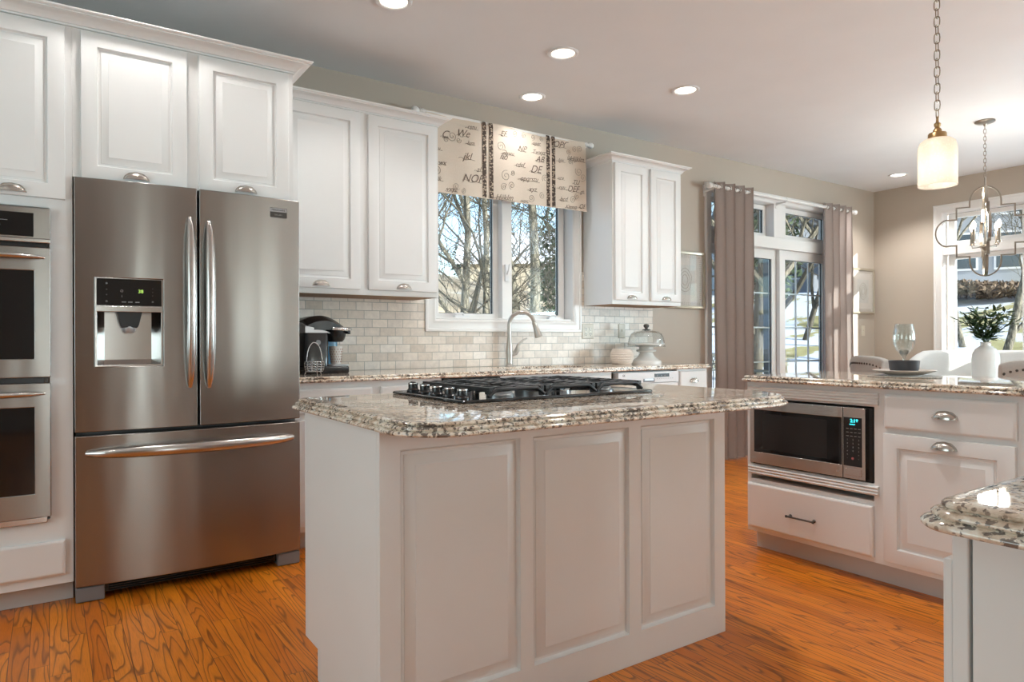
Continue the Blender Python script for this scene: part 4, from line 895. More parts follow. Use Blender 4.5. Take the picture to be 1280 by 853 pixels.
for cx, cz, r in ((2.22, 2.43, .035), (2.17, 2.40, .022), (2.27, 2.41, .02), (2.10, 2.19, .03), (2.25, 2.10, .028), (2.30, 2.075, .02), (2.60, 2.42, .035), (2.63, 2.37, .03), (2.64, 2.22, .04), (2.69, 2.16, .03), (2.62, 2.14, .028), (2.70, 2.25, .02),
                  (2.86, 2.09, .03), (2.96, 2.12, .025), (2.99, 2.25, .03), (3.20, 2.47, .022), (3.22, 2.40, .022), (3.21, 2.43, .02), (3.30, 2.34, .035), (3.34, 2.30, .03), (3.31, 2.51, .028), (3.26, 2.50, .022), (3.24, 2.12, .03), (3.28, 2.15, .022), (2.72, 2.53, .02), (2.80, 2.53, .02), (2.88, 2.53, .02), (2.96, 2.53, .018)):
    swirl(mb, cx, cz, r, 1.6, cx*40, 1 if int(cx*100) % 2 else -1)
cloth_mb.merge(mb, 2); PV(cloth_mb.build('cloth', [VALM, INK, INKL], va, ang=60))
def rod(name, x0, x1, y, z, label, r=0.014, brackets=()):
    t = empty(name, ((x0+x1)/2, y, z), 0, label, 'curtain rod'); h = (x1-x0)/2
    MB().lathe([(r, -h), (r, h)], (0, 0, 0), 16, axis='x').build('pole', TRIM, t)
    for sg in (-1, 1):
        pr2 = [(r, 0), (r*1.25, 0.004), (r*0.8, 0.012), (r*1.3, 0.022), (r*1.75, 0.036), (r*1.75, 0.048), (r*1.2, 0.060), (0.0, 0.066)]
        MB().lathe([(a, sg*(h+b)) for a, b in pr2], (0, 0, 0), 18, axis='x').build('finial', TRIM, t)
    for bx in brackets:
        mb = MB(); xx = bx-(x0+x1)/2
        mb.tube([(xx, YB-y-0.002, -0.03), (xx, YB-y-0.03, -0.025), (xx, 0.0, -r-0.004)], [0.016, 0.012, 0.008], 10); mb.box(xx-0.014, xx+0.014, YB-y-0.012, YB-y-0.0005, -0.07, 0.03)
        mb.lathe([(r+0.004, -0.008), (r+0.004, 0.008)], (xx, 0, 0), 14, axis='x'); mb.build('bracket', TRIM, t, bevel=0.001)
    return t
rod('valance_rod', 1.998, 3.400, 3.985, 2.563, 'white curtain rod with ball finials carrying the script valance', 0.013, (2.012, 3.392))
rod('curtain_rod', 4.828, 7.075, 3.965, 2.425, 'white curtain rod with ball finials above the patio door', 0.016, (4.85, 5.90, 7.06))

# curtains
def curtain(x0, x1, z1, nf, label, amp=0.036, yc=3.955, x0b=None, x1b=None):
    mb = MB(); N = nf*20; rows = []
    x0b = x0 if x0b is None else x0b; x1b = x1 if x1b is None else x1b
    for z in [0.012, 0.3, 0.8, 1.3, 1.8, 2.2, 2.36, z1]:
        s_ = (z-0.012)/(z1-0.012); a0 = x0b+(x0-x0b)*s_; a1 = x1b+(x1-x1b)*s_; r = []
        for k in range(N+1):
            u = k/N; ph = 2*pi*nf*u; x = a0+(a1-a0)*u+0.012*sin(2*ph)
            r.append((x, yc+amp*(1+0.25*(1-s_))*sin(ph)+0.004*sin(5*z+u*9), z))
        rows.append(r)
    mb.loft(rows, closed=False, cap0=False, cap1=False); mb.loft([[(x, y+0.003, z) for x, y, z in r] for r in rows], closed=False, cap0=False, cap1=False)
    for e_ in (0, -1): mb.loft([[r[e_] for r in rows], [(r[e_][0], r[e_][1]+0.003, r[e_][2]) for r in rows]], closed=False, cap0=False, cap1=False)
    for rr_ in (rows[0], rows[-1]): mb.loft([rr_, [(x, y+0.003, z) for x, y, z in rr_]], closed=False, cap0=False, cap1=False)
    t = empty('curtain', ((x0+x1)/2, yc, 0), 0, label, 'curtain')
    P(mb.build('cloth', CURT, t, ang=80), -(x0+x1)/2, -yc)
    for k in range(2*nf):
        u = (k+0.5)/(2*nf)*1.0; x = x0+(x1-x0)*((k*0.5+0.0)/nf if k else 0.012); 
        g_ = MB(); ring = [(x+0.002*sin(a)*0, yc+0.024*cos(a), 2.425+0.024*sin(a)) for a in [2*pi*j/16 for j in range(16)]]
        g_.tube(ring, 0.0035, 6, closed=True, up=(1, 0, 0)); P(g_.build('grommet', NICKEL, t), -(x0+x1)/2, -yc)
    return t
curtain(4.845, 5.375, 2.468, 4, 'taupe grommet curtain left of the patio door', x0b=4.87, x1b=5.345)
curtain(6.540, 7.020, 2.468, 4, 'taupe grommet curtain right of the patio door, partly sunlit', x0b=6.54, x1b=7.02)

# pictures
def picture(x0, x1, z0, z1, label):
    t = empty('framed_print', ((x0+x1)/2, YB, z0), 0, label, 'picture'); w = x1-x0; h = z1-z0
    R = [(0, -0.001), (0, -0.020), (0.005, -0.026), (0.014, -0.022), (0.022, -0.020), (0.026, -0.012), (0.026, -0.006)]
    MB().loft([rect(-w/2, w/2, 0, h, i, y) for i, y in R], cap0=True, cap1=True).build('frame', mat('champagne_frame', (0.50, 0.45, 0.36), 0.35, 0.6), t)
    a = w/2-0.027; MB().box(-a, a, -0.0105, -0.0065, 0.027, h-0.027).build('mat_board', LINEN, t, smooth=False)
    mb = MB(); n = 22   # fringe of fine radiating lines around the mount
    for k in range(n):
        u = -1+2*(k+0.5)/n
        for s2 in (-1, 1):
            mb.box(u*(a-0.03)-0.0012, u*(a-0.03)+0.0012, -0.0118, -0.0106, (h/2-0.045+0.0)*s2+h/2-0.012, (h/2-0.045)*s2+h/2+0.012)
            mb.box(s2*(a-0.025)-0.014, s2*(a-0.025)+0.014, -0.0118, -0.0106, h/2+u*(h/2-0.06)-0.0012, h/2+u*(h/2-0.06)+0.0012)
    mb.build('fringe_print', INKL, t, smooth=False)
    MB().box(-a*0.55, a*0.55, -0.0125, -0.0106, h*0.24, h*0.76).build('inner_mount', mat('pale_print_paper', (0.68, 0.68, 0.64), 0.7), t, smooth=False)
    mb = MB()
    for k in range(3):
        rr = a*0.36-k*a*0.10; mb.tube([(rr*cos(q)*(1+0.08*sin(5*q+k)), -0.0130, h/2+1.25*rr*sin(q)) for q in [2*pi*j/30 for j in range(30)]], 0.002, 4, closed=True)
    mb.build('motif_print', INKL, t, smooth=False)
    MB().box(-a, a, -0.0165, -0.0150, 0.027, h-0.027).build('glazing', PICG, t, smooth=False)
    return t
picture(4.330, 4.838, 1.345, 1.845, 'framed pale print on the grey wall between the wall cabinet and curtain')
picture(7.235, 7.692, 1.355, 1.858, 'framed pale print in the dining corner, right of the curtains')

# ---------------------------------------------------------------- things on the back counter
cz = 0.8892
cm = empty('coffee_maker', (1.29, 3.85, cz), radians(4), 'black and silver single-serve coffee maker beside the refrigerator', 'coffee maker')
def rr_box(x0, x1, y0, y1, r, zs, n=6):
    mb = MB(); mb.loft([[(cx+(rr-i)*dx, cy+(rr-i)*dy, z) for cx, cy, rr, dx, dy in outline(x0, y0, x1, y1, (r,)*4, n)] for i, z in zs]); return mb
rr_box(-0.135, 0.125, -0.13, 0.14, 0.03, [(0.004, 0.0), (0, 0.006), (0, 0.034), (0.006, 0.042)]).build('base', BLK, cm)
rr_box(-0.135, 0.005, -0.115, 0.14, 0.025, [(0, 0.042), (0, 0.235), (0.004, 0.242)]).build('side_body', GBLK, cm)
mb = MB(); A = []
for x, zt in ((-0.137, 0.285), (-0.10, 0.280), (-0.05, 0.268), (0.0, 0.252), (0.008, 0.243)): A.append([(x, -0.118, 0.228), (x, 0.142, 0.228), (x, 0.142, zt), (x, -0.05, zt), (x, -0.118, zt-0.020)])
mb.loft(A); mb.build('top_cover', SILVP, cm, bevel=0.004)
MB().lathe([(0.011, 0), (0.014, -0.001), (0.014, -0.0035), (0.009, -0.0035)], (-0.062, -0.1153, 0.175), 18, axis='y').build('emblem', GREYP, cm)
rr_box(0.006, 0.120, 0.02, 0.14, 0.03, [(0, 0.042), (0, 0.24)]).build('rear_column', BLUEP, cm)
mb = MB(); A = []
for k in range(15):       # domed brew head, arched from left to right
    u = k/14; x = -0.125+0.255*u; zt = 0.262+0.072*sin(pi*min(1, u*0.80+0.16))-0.02*u; zb = 0.245+0.0*u
    A.append([(x, -0.125+0.02*abs(u-0.5), zb), (x, 0.135, zb), (x, 0.135, zt-0.02), (x, 0.08, zt), (x, -0.06, zt), (x, -0.125+0.02*abs(u-0.5), zt-0.030)])
mb.loft(A); mb.build('brew_head', BLK, cm, bevel=0.006, ang=60)
MB().lathe([(0.0, 0.176), (0.038, 0.178), (0.050, 0.192), (0.058, 0.215), (0.060, 0.246)], (0.066, -0.055, 0), 24).build('pod_holder', BLK, cm)
MB().tube([(0.012, -0.10, 0.248), (0.02, -0.128, 0.251), (0.066, -0.142, 0.250), (0.112, -0.128, 0.249), (0.140, -0.10, 0.249), (0.155, -0.07, 0.248)], [0.005, 0.009, 0.010, 0.010, 0.008, 0.006], 10).build('chrome_handle', CHROME, cm)
rr_box(0.010, 0.122, -0.128, 0.0, 0.02, [(0, 0.0425), (0, 0.048), (0.004, 0.050)]).build('drip_tray', SILVP, cm)
cup = MB().lathe([(0.026, 0.0), (0.027, 0.002), (0.037, 0.098), (0.0385, 0.101), (0.0365, 0.102), (0.035, 0.098), (0.025, 0.004)], (0, 0, 0), 28).build('paper_cup', CERAM, loc=(1.357, 3.790, cz+0.0506))
tag(cup, 'white dotted paper cup standing on the coffee maker tray', 'cup')
mb = MB()
for r_ in range(6):
    for c_i in range(14):
        a = 2*pi*(c_i+0.5*(r_ % 2))/14; rr = 0.0275+0.010*(r_*0.014+0.012)/0.098+0.0006; mb.box(rr*cos(a)-0.0015, rr*cos(a)+0.0015, rr*sin(a)-0.0015, rr*sin(a)+0.0015, 0.012+r_*0.014, 0.018+r_*0.014)
mb.build('dot_print', mat('rust_print', (0.35, 0.17, 0.10), 0.6), cup, smooth=False)
# wire pod basket
wb = MB(); BK = 0.86
for k in range(5):
    rr = 0.86*(0.045+0.016*sin(pi*(k+1)/7)); z = 0.020+k*0.013
    wb.tube([(rr*cos(a), rr*sin(a), z) for a in [2*pi*j/28 for j in range(28)]], 0.0022, 6, closed=True)
for k in range(12): a = 2*pi*k/12; wb.tube([(0.86*(0.045+0.016*sin(pi*(j+1)/7))*cos(a), 0.86*(0.045+0.016*sin(pi*(j+1)/7))*sin(a), 0.020+j*0.013) for j in range(5)], 0.0016, 5)
wb.tube([(0.053*cos(a)*0.8, 0.0, 0.07+0.105*sin(a)) for a in [pi*j/20 for j in range(21)]], 0.0025, 6)
for k in range(3): a = 2*pi*k/3+0.5; wb.tube([(0.045*cos(a), 0.045*sin(a), 0.020), (0.050*cos(a), 0.050*sin(a), 0.006), (0.054*cos(a), 0.054*sin(a), 0.0022)], 0.0022, 6)
tag(wb.build('wire_basket', CHROME, loc=(1.185, 3.640, cz)), 'small chrome wire basket with arched handle in front of the coffee maker', 'basket')
# ribbed vase
prv = []
for k in range(25): a = -1.12+2.24*k/24; prv.append((0.087*cos(a*0.72)**0.7+0.0035*(k % 2), 0.058+0.066*sin(a)/sin(1.12)*0.9))
prv = [(0.042, 0.0)]+prv+[(0.032, 0.117), (0.029, 0.110)]
tag(MB().lathe(prv, (0, 0, 0), 48).build('ribbed_vase', CERAMB, loc=(3.620, 3.84, cz)), 'round ribbed blush white ceramic pot left of the cake stand', 'vase')
# cake stand and dome
ca = MB().lathe([(r_*0.79, z_) for r_, z_ in [(0.148, 0.0), (0.148, 0.014), (0.142, 0.024), (0.128, 0.028), (0.118, 0.034), (0.098, 0.044), (0.078, 0.060), (0.066, 0.078), (0.066, 0.086), (0.094, 0.092), (0.100, 0.100), (0.094, 0.107), (0.070, 0.112), (0.070, 0.126), (0.110, 0.138), (0.180, 0.145), (0.185, 0.150), (0.180, 0.155), (0.06, 0.1535), (0, 0.153)]], (0, 0, 0), 56).build('cake_stand', CERAM, loc=(3.882, 3.84, cz))
tag(ca, 'white ceramic pedestal cake stand under the glass dome', 'cake stand')
dm = empty('cake_dome', (3.882, 3.84, cz+0.1), 0, 'clear glass cake dome covering the white cake stand', 'cake dome')
MB().lathe([(r_*0.72, z_) for r_, z_ in [(0.205, 0.030), (0.202, 0.034), (0.196, 0.070), (0.186, 0.105), (0.165, 0.132), (0.130, 0.148), (0.080, 0.156), (0.030, 0.160), (0, 0.161)]], (0, 0, 0), 56).build('dome', DOME, dm)
dm.location.z = cz
for ch in dm.children: ch.location.z = 0.1
MB().lathe([(0.147, 0.1295), (0.1505, 0.132), (0.148, 0.136)], (0, 0, 0), 56, cap0=False, cap1=False).build('rim', DOME, dm)
MB().lathe([(0.032, 0.2605), (0.035, 0.263), (0.026, 0.268), (0.012, 0.270), (0.010, 0.276), (0.020, 0.285), (0.023, 0.295), (0.018, 0.306), (0.0, 0.311)], (0, 0, 0), 24).build('knob', mat('smoked_glass_knob', (0.16, 0.17, 0.17), 0.08, 0.4), dm)

# ---------------------------------------------------------------- place setting on the peninsula
pz = 0.8887
mb = MB(); 
mb.lathe([(0.156, 0.0), (0.158, 0.002), (0.156, 0.005)]+[(0.148-k*0.0103, 0.0052+0.0012*(k % 2)) for k in range(14)]+[(0.0, 0.005)], (0, 0, 0), 60)
tag(mb.build('placemat', WOVEN, loc=(3.40, 1.655, pz)), 'round woven placemat under the plate on the peninsula', 'placemat')
tag(MB().lathe([(r_*0.86, z_) for r_, z_ in [(0.085, 0.0), (0.085, 0.003), (0.105, 0.008), (0.150, 0.022), (0.158, 0.026), (0.150, 0.0275), (0.100, 0.014), (0.080, 0.0085), (0, 0.008)]], (0, 0, 0), 60).build('dinner_plate', PLATEM, loc=(3.40, 1.655, pz+0.0066)), 'cream dinner plate on the woven placemat', 'plate')
tag(MB().lathe([(r_*0.88, z_) for r_, z_ in [(0.060, 0.0), (0.062, 0.002), (0.072, 0.024), (0.076, 0.060), (0.0765, 0.062), (0.073, 0.0625), (0.068, 0.026), (0.056, 0.006), (0, 0.005)]], (0, 0, 0), 48).build('bowl', BOWLM, loc=(3.40, 1.655, pz+0.0160)), 'dark charcoal bowl on the dinner plate', 'bowl')
wg = MB().lathe([(r_*1.12, z_*1.22) for r_, z_ in [(0.036, 0.0), (0.036, 0.0015), (0.012, 0.005), (0.0045, 0.012), (0.0040, 0.050), (0.006, 0.062), (0.014, 0.070), (0.030, 0.088), (0.040, 0.112), (0.0425, 0.135), (0.040, 0.160), (0.034, 0.190), (0.0335, 0.1905), (0.0330, 0.190), (0.0388, 0.160), (0.0412, 0.135), (0.0387, 0.112), (0.029, 0.089), (0.012, 0.072), (0.0, 0.069)]], (0, 0, 0), 40)
tag(wg.build('wine_glass', DOME, loc=(3.40, 1.655, pz+0.0212)), 'clear stemmed wine glass standing in the dark bowl', 'wine glass')

# ---------------------------------------------------------------- lamps
def link_chain(mb, x, y, z0, z1, L_=0.042, w=0.011, r=0.0024):
    n = int(round((z1-z0)/(L_*0.80))); step = (z1-z0)/n; Lh = step/0.80/2
    for k in range(n):
        zc = z0+step*(k+0.5); pts = []
        for j in range(16):
            a = 2*pi*j/16; u = w*cos(a); v = (Lh-w)*(1 if sin(a) > 0 else -1)*(1 if abs(sin(a)) > 1e-6 else 0)+w*sin(a)
            pts.append((x+(u if k % 2 == 0 else 0), y+(u if k % 2 else 0), zc+v))
        mb.tube(pts, r, 6, closed=True, up=(0, 1, 0) if k % 2 == 0 else (1, 0, 0))
pe = empty('pendant_lamp', (3.36, 1.485, ZC), 0, 'lit pendant with seeded white glass shade hanging on a chain over the peninsula', 'pendant lamp')
MB().lathe([(0.0, 0.0), (0.062, -0.0005), (0.062, -0.012), (0.045, -0.026), (0.012, -0.032), (0.006, -0.050), (0, -0.05)], (0, 0, 0), 28).build('canopy', BRONZE, pe)
mb = MB(); link_chain(mb, 0, 0, -0.655, -0.045, 0.048, 0.012, 0.0022); mb.build('chain', mat('weathered_brass', (0.26, 0.21, 0.15), 0.35, 1), pe)
MB().lathe([(0.0, -0.648), (0.005, -0.650), (0.006, -0.675), (0.014, -0.682), (0.014, -0.690), (0.010, -0.700), (0.018, -0.712), (0.018, -0.722), (0.036, -0.726), (0.038, -0.730), (0.038, -0.752), (0.0, -0.752)], (0, 0, 0), 28).build('fitter', BRONZE, pe)
MB().lathe([(r_*0.79, z_) for r_, z_ in [(0.046, -0.7525), (0.070, -0.755), (0.090, -0.768), (0.0985, -0.790), (0.100, -0.82), (0.100, -0.965), (0.098, -0.967), (0.096, -0.965), (0.096, -0.82), (0.0945, -0.792), (0.087, -0.772), (0.068, -0.759), (0.046, -0.7565)]], (0, 0, 0), 48, cap0=False, cap1=False).build('glass_shade', SHADE, pe)
bl = MB().lathe([(0.010, -0.753), (0.014, -0.775), (0.026, -0.80), (0.029, -0.825), (0.024, -0.848), (0.0, -0.858)], (0, 0, 0), 20).build('bulb', BULBP, pe)
light('bulb_light', 'POINT', (0, 0, -0.90), 0.45, (1.0, 0.92, 0.82), parent=pe, shadow_soft_size=0.03)

CHX, CHY = 5.92, 2.28
ch = empty('chandelier', (CHX, CHY, ZC), radians(-68.9+5), 'brushed nickel quatrefoil cage chandelier with candle bulbs over the dining table', 'chandelier')
MB().lathe([(0.0, 0.0), (0.066, -0.0005), (0.068, -0.008), (0.050, -0.018), (0.014, -0.024), (0.006, -0.040), (0, -0.04)], (0, 0, 0), 28).build('canopy', CHN, ch)
mb = MB(); link_chain(mb, 0, 0, -0.43, -0.036, 0.036, 0.009, 0.0022); mb.build('chain', CHN, ch)
zc_ = 1.895-ZC
MB().lathe([(0.0, -0.425), (0.007, -0.43), (0.007, -0.52), (0.011, -0.535), (0.007, -0.55), (0.007, zc_-0.10), (0.026, zc_-0.108), (0.028, zc_-0.125), (0.016, zc_-0.14), (0.006, zc_-0.15), (0.006, zc_-0.325), (0, zc_-0.33)], (0, 0, 0), 16).build('centre_stem', CHN, ch)
def quatre():
    q = []
    for k in range(9): a = pi/2*k/8; q.append((0.117*sin(a), 0.225+0.117*cos(a)))
    q += [(0.117, 0.19), (0.217, 0.19), (0.217, 0.10), (0.270, 0.10)]
    for k in range(1, 9): a = pi/2*k/8; q.append((0.275+0.105*sin(a), 0.105*cos(a)))
    full = q+[(x, -z) for x, z in reversed(q[:-1])]
    full = full+[(-x, z) for x, z in reversed(full[1:-1])]
    return [(x*0.85, z) for x, z in full]
for ang_ in (0, pi/2):
    Q = quatre(); o_ = []; i_ = []
    n = len(Q); mb = MB(); t_ = 0.0050; d_w = 0.0105
    rings = []
    for k in range(n):
        a = Vector(Q[k-1]); b = Vector(Q[k]); c2 = Vector(Q[(k+1) % n]); d0 = (b-a).normalized(); d1 = (c2-b).normalized()
        n0 = Vector((-d0.y, d0.x)); n1 = Vector((-d1.y, d1.x)); m_ = (n0+n1)/max(0.3, 1+n0.dot(n1))
        P0 = b+m_*t_; P1 = b-m_*t_
        rings.append([(P0.x*cos(ang_)-d_w*-sin(ang_)*-1, P0.x*sin(ang_)+d_w*cos(ang_)*-1, P0.y+zc_), (P1.x*cos(ang_)-d_w*sin(ang_)*-1, P1.x*sin(ang_)-d_w*cos(ang_), P1.y+zc_), (P1.x*cos(ang_)-d_w*sin(ang_), P1.x*sin(ang_)+d_w*cos(ang_), P1.y+zc_), (P0.x*cos(ang_)-d_w*sin(ang_), P0.x*sin(ang_)+d_w*cos(ang_), P0.y+zc_)])
        r_ = rings[-1]; r_[0] = (P0.x*cos(ang_)+d_w*sin(ang_), P0.x*sin(ang_)-d_w*cos(ang_), P0.y+zc_); r_[1] = (P1.x*cos(ang_)+d_w*sin(ang_), P1.x*sin(ang_)-d_w*cos(ang_), P1.y+zc_)
    rings.append(rings[0]); mb.loft(rings, True, False, False)
    mb.build('quatrefoil_frame', CHN, ch, ang=30)
for k in range(4):
    a = radians(45+90*k); cx_, cy_ = 0.112*cos(a), 0.112*sin(a); zb = zc_-0.115
    MB().tube([(0.02*cos(a), 0.02*sin(a), zb), (0.07*cos(a), 0.07*sin(a), zb-0.004), (cx_*0.97, cy_*0.97, zb-0.002), (cx_, cy_, zb+0.02)], 0.003, 8).build('arm', CHN, ch)
    cd = MB().lathe([(0.016, zb+0.018), (0.017, zb+0.022), (0.011, zb+0.026), (0.010, zb+0.125), (0.0, zb+0.126)], (cx_, cy_, 0), 14).build('candle_sleeve', CHN, ch)
    MB().lathe([(0.006, zb+0.1265), (0.014, zb+0.145), (0.015, zb+0.158), (0.009, zb+0.178), (0.0, zb+0.192)], (cx_, cy_, 0), 14).build('candle_bulb', BULB, cd)
light('candle_light', 'POINT', (0, 0, zc_+0.09), 15, (1.0, 0.92, 0.80), parent=ch, shadow_soft_size=0.10)

def downlight(x, y, label, e=22, group=None):
    t = empty('recessed_light', (x, y, ZC), 0, label, 'ceiling light', group)
    MB().lathe([(0.090, -0.0005), (0.090, -0.004), (0.083, -0.008), (0.070, -0.006), (0.066, -0.0015)], (0, 0, 0), 40, cap0=False, cap1=False).build('trim_ring', WHITEP, t)
    MB().lathe([(0.0, -0.0012), (0.067, -0.0012), (0.067, -0.0004), (0, -0.0004)], (0, 0, 0), 36).build('lens', LAMP, t)
    light('downlight_beam', 'SPOT', (0, 0, -0.012), e, (1.0, 0.965, 0.935), parent=t, spot_size=radians(125), spot_blend=0.6, shadow_soft_size=0.06)
downlight(0.335, 3.075, 'recessed ceiling light just above the top of the frame over the refrigerator', 18)
downlight(1.403, 3.085, 'lit recessed ceiling light nearest the refrigerator cabinets')
downlight(2.470, 3.100, 'lit recessed ceiling light between the other two in the row above the island')
downlight(3.512, 3.105, 'lit recessed ceiling light nearest the pendant lamp', 17)
downlight(2.735, 3.770, 'lit recessed ceiling light close to the wall above the window valance', 10)
downlight(7.110, 3.510, 'lit recessed ceiling light in the dining corner', 60)
for x, y, e_ in ((0.2, 0.6, 4), (2.50, 1.78, 60), (-1.0, 1.9, 9), (-0.9, -1.2, 4), (1.6, -1.6, 4), (4.6, -1.2, 6), (4.8, 0.8, 10)):  # unseen lamps added as fill, the strongest to brighten the peninsula front
    downlight(x, y, 'unseen recessed ceiling light added as fill outside the frame', e_, 'added fill lights outside the frame')

# ---------------------------------------------------------------- dining corner
tb = empty('dining_table', (CHX, CHY, 0), 0, 'round white pedestal dining table behind the peninsula', 'table')
MB().lathe([(0.0, 0.715), (0.50, 0.715), (0.52, 0.722), (0.525, 0.735), (0.52, 0.748), (0.0, 0.75)], (0, 0, 0), 64).build('tabletop', TRIM, tb)
MB().lathe([(0.30, 0.001), (0.30, 0.02), (0.24, 0.05), (0.10, 0.09), (0.07, 0.20), (0.09, 0.40), (0.06, 0.60), (0.14, 0.70), (0.20, 0.7145)], (0, 0, 0), 40).build('pedestal', TRIM, tb)
vs_ = empty('vase', (CHX, CHY, 0.7505), 0, 'tall white bottle vase standing on the dining table', 'vase')
MB().lathe([(r_*0.89, z_) for r_, z_ in [(0.080, 0.0), (0.094, 0.006), (0.102, 0.05), (0.103, 0.16), (0.098, 0.205), (0.080, 0.240), (0.055, 0.258), (0.040, 0.268), (0.038, 0.285), (0.042, 0.295), (0.038, 0.297), (0.033, 0.285), (0.033, 0.27)]], (0, 0, 0), 48).build('body', CERAM, vs_)
vs_['label'] = 'tall white bottle vase with leafy sprigs on the dining table'
random.seed(11)
fol = empty('olive_branches', (CHX, CHY, 1.03), 0, 'dark green olive sprigs standing in the white bottle vase', 'branches')
stems = MB(); lv = MB()
for k in range(16):
    az = 2*pi*k/16+random.uniform(-.2, .2); lean = random.uniform(0.25, 1.25); Ls = random.uniform(0.20, 0.33)
    p = Vector((0, 0, -0.10)); pts = [p.copy(), Vector((0.01*cos(az), 0.01*sin(az), 0.01))]; p = pts[-1].copy(); th = lean*0.35
    for j in range(7):
        th = min(1.35, th+lean*0.10); d = Vector((sin(th)*cos(az), sin(th)*sin(az), cos(th))); p = p+d*Ls/7; pts.append(p.copy())
    stems.tube(pts, [0.0022]*len(pts), 5)
    for j in range(2, len(pts)):
        for sd in (-1, 1, 0):
            base = pts[j]; a2 = az+sd*random.uniform(0.7, 1.3)+random.uniform(-.2, .2); el = random.uniform(-0.2, 0.9)
            d = Vector((cos(a2)*cos(el), sin(a2)*cos(el), sin(el))); ll = random.uniform(0.055, 0.085); wv = d.cross(Vector((random.uniform(-.4, .4), random.uniform(-.4, .4), 1))).normalized()*ll*0.16
            nrm = d.cross(wv).normalized()*0.003
            q = [base, base+d*ll*0.3+wv, base+d*ll*0.7+wv*0.8+nrm, base+d*ll, base+d*ll*0.7-wv*0.8+nrm, base+d*ll*0.3-wv]
            lv.quad(*q)
stems.build('stems', LEAF, fol); lv.build('leaves', LEAF, fol, smooth=False)

def dining_chair(x, y, rz, label, fab=CHAIRF, w=0.50, h=0.945):
    t = empty('dining_chair', (x, y, 0), rz, label, 'chair')   # sits facing local +y, back at -y
    rr_box(-w/2, w/2, -0.22, 0.26, 0.05, [(0.01, 0.40), (0, 0.41), (0, 0.47), (0.015, 0.495), (0.04, 0.505)]).build('seat', fab, t, ang=50)
    mb = MB(); A = []
    nx = 13
    for k in range(nx):
        u = -1+2*k/(nx-1); xx = u*w/2; yy = -0.245+0.05*u*u; zt = h-0.03*abs(u)**4; th = 0.035
        A.append([(xx, yy+th, 0.42), (xx, yy+th-0.03, zt-0.03), (xx, yy+th-0.045, zt), (xx, yy-th-0.03, zt), (xx, yy-th-0.045, zt-0.03), (xx, yy-th, 0.42)])
    mb.loft(A); mb.build('backrest', fab, t, bevel=0.012, seg=3, ang=60)
    mb = MB()
    for k in range(17):
        u = -1+2*k/16; mb.lathe([(0.0085, 0), (0.007, -0.004), (0, -0.006)], (u*w/2*0.94, -0.245+0.05*u*u-0.0805, h-0.055-0.03*abs(u)**4), 8, axis='y')
        if k % 16 == 0:
            for j in range(1, 14): mb.lathe([(0.0085, 0), (0.007, -0.004), (0, -0.006)], (u*w/2*0.94, -0.2-0.078*(1-j/16), h-0.055-j*0.034), 8, axis='y')
    mb.build('nailhead_trim', STUD, t)
    for sx in (-1, 1):
        for sy, dy in ((-1, -0.03), (1, 0.0)):
            MB().tube([(sx*(w/2-0.04), sy*0.19, 0.41), (sx*(w/2-0.04), sy*0.19+dy, 0.001)], [0.020, 0.013], 8).build('leg', DARKM, t)
    return t
dining_chair(5.38, 2.64, radians(-126), 'grey upholstered chair with nailhead trim near the curtain side of the dining table')
dining_chair(5.11, 1.68, radians(-58), 'grey upholstered nailhead chair at the right edge in front of the vase')
# curved settee along the windows
st_ = empty('settee', (6.95, 2.45, 0), 0, 'white upholstered curved settee behind the dining table under the window', 'settee')
mb = MB(); A = []
for k in range(25):
    a = radians(105-210*k/24*1.0); Rr = 0.62; cx_ = -0.20; px_, py_ = cx_+Rr*cos(a), 0.98*sin(a)*0.72; nx_, ny_ = cos(a), sin(a)
    zt = 0.965-0.20*max(0, abs(a)-1.35); 
    A.append([(px_-nx_*0.05, py_-ny_*0.05, 0.20), (px_-nx_*0.05, py_-ny_*0.05, zt-0.03), (px_-nx_*0.02, py_-ny_*0.02, zt), (px_+nx_*0.03, py_+ny_*0.03, zt), (px_+nx_*0.06, py_+ny_*0.06, zt-0.03), (px_+nx_*0.06, py_+ny_*0.06, 0.20)])
mb.loft(A); mb.build('backrest', WHF, st_, ang=60)
rr_box(-0.38, 0.34, -0.58, 0.58, 0.15, [(0, 0.20), (0, 0.40), (0.03, 0.44)]).build('seat', WHF, st_, ang=50)
for sx, sy in ((-0.30, -0.45), (-0.30, 0.45), (0.25, -0.42), (0.25, 0.42)): MB().tube([(sx, sy, 0.20), (sx, sy, 0.001)], [0.022, 0.015], 8).build('leg', DARKM, st_)

# ---------------------------------------------------------------- outdoors
def hgt(x, y):
    """ground height: drops below the deck, rises into hills behind and beyond"""
    r = sqrt((x-4)**2+(y-1)**2)
    h = -0.95+0.172*max(0.0, min(r, 36)-9)+0.05*max(0.0, r-36)
    return h+0.12*sin(x*0.31+1)*cos(y*0.27)*min(1, max(0, (r-9)/8))
mb = MB(); gx = [-30+4*k for k in range(36)]; gy = [YFW-0.16-4*4+4*k for k in range(30)]
gy = [v for v in gy]
verts = {}
for i in range(len(gx)-1):
    for j in range(len(gy)-1):
        q = [(gx[i], gy[j]), (gx[i+1], gy[j]), (gx[i+1], gy[j+1]), (gx[i], gy[j+1])]
        if gx[i+1] > XL-1 and gx[i] < XE+0.5 and gy[j+1] > YFW-1 and gy[j] < YB+0.2:
            mb.quad(*[(a, b, -0.95) for a, b in q])
        else: mb.quad(*[(a, b, min(hgt(a, b), hgt(a, b)) if not (a < XE+3 and b < YB+2 and a > XL-3) else -0.95) for a, b in q])
mb.build('ground', YARD, kind='structure')
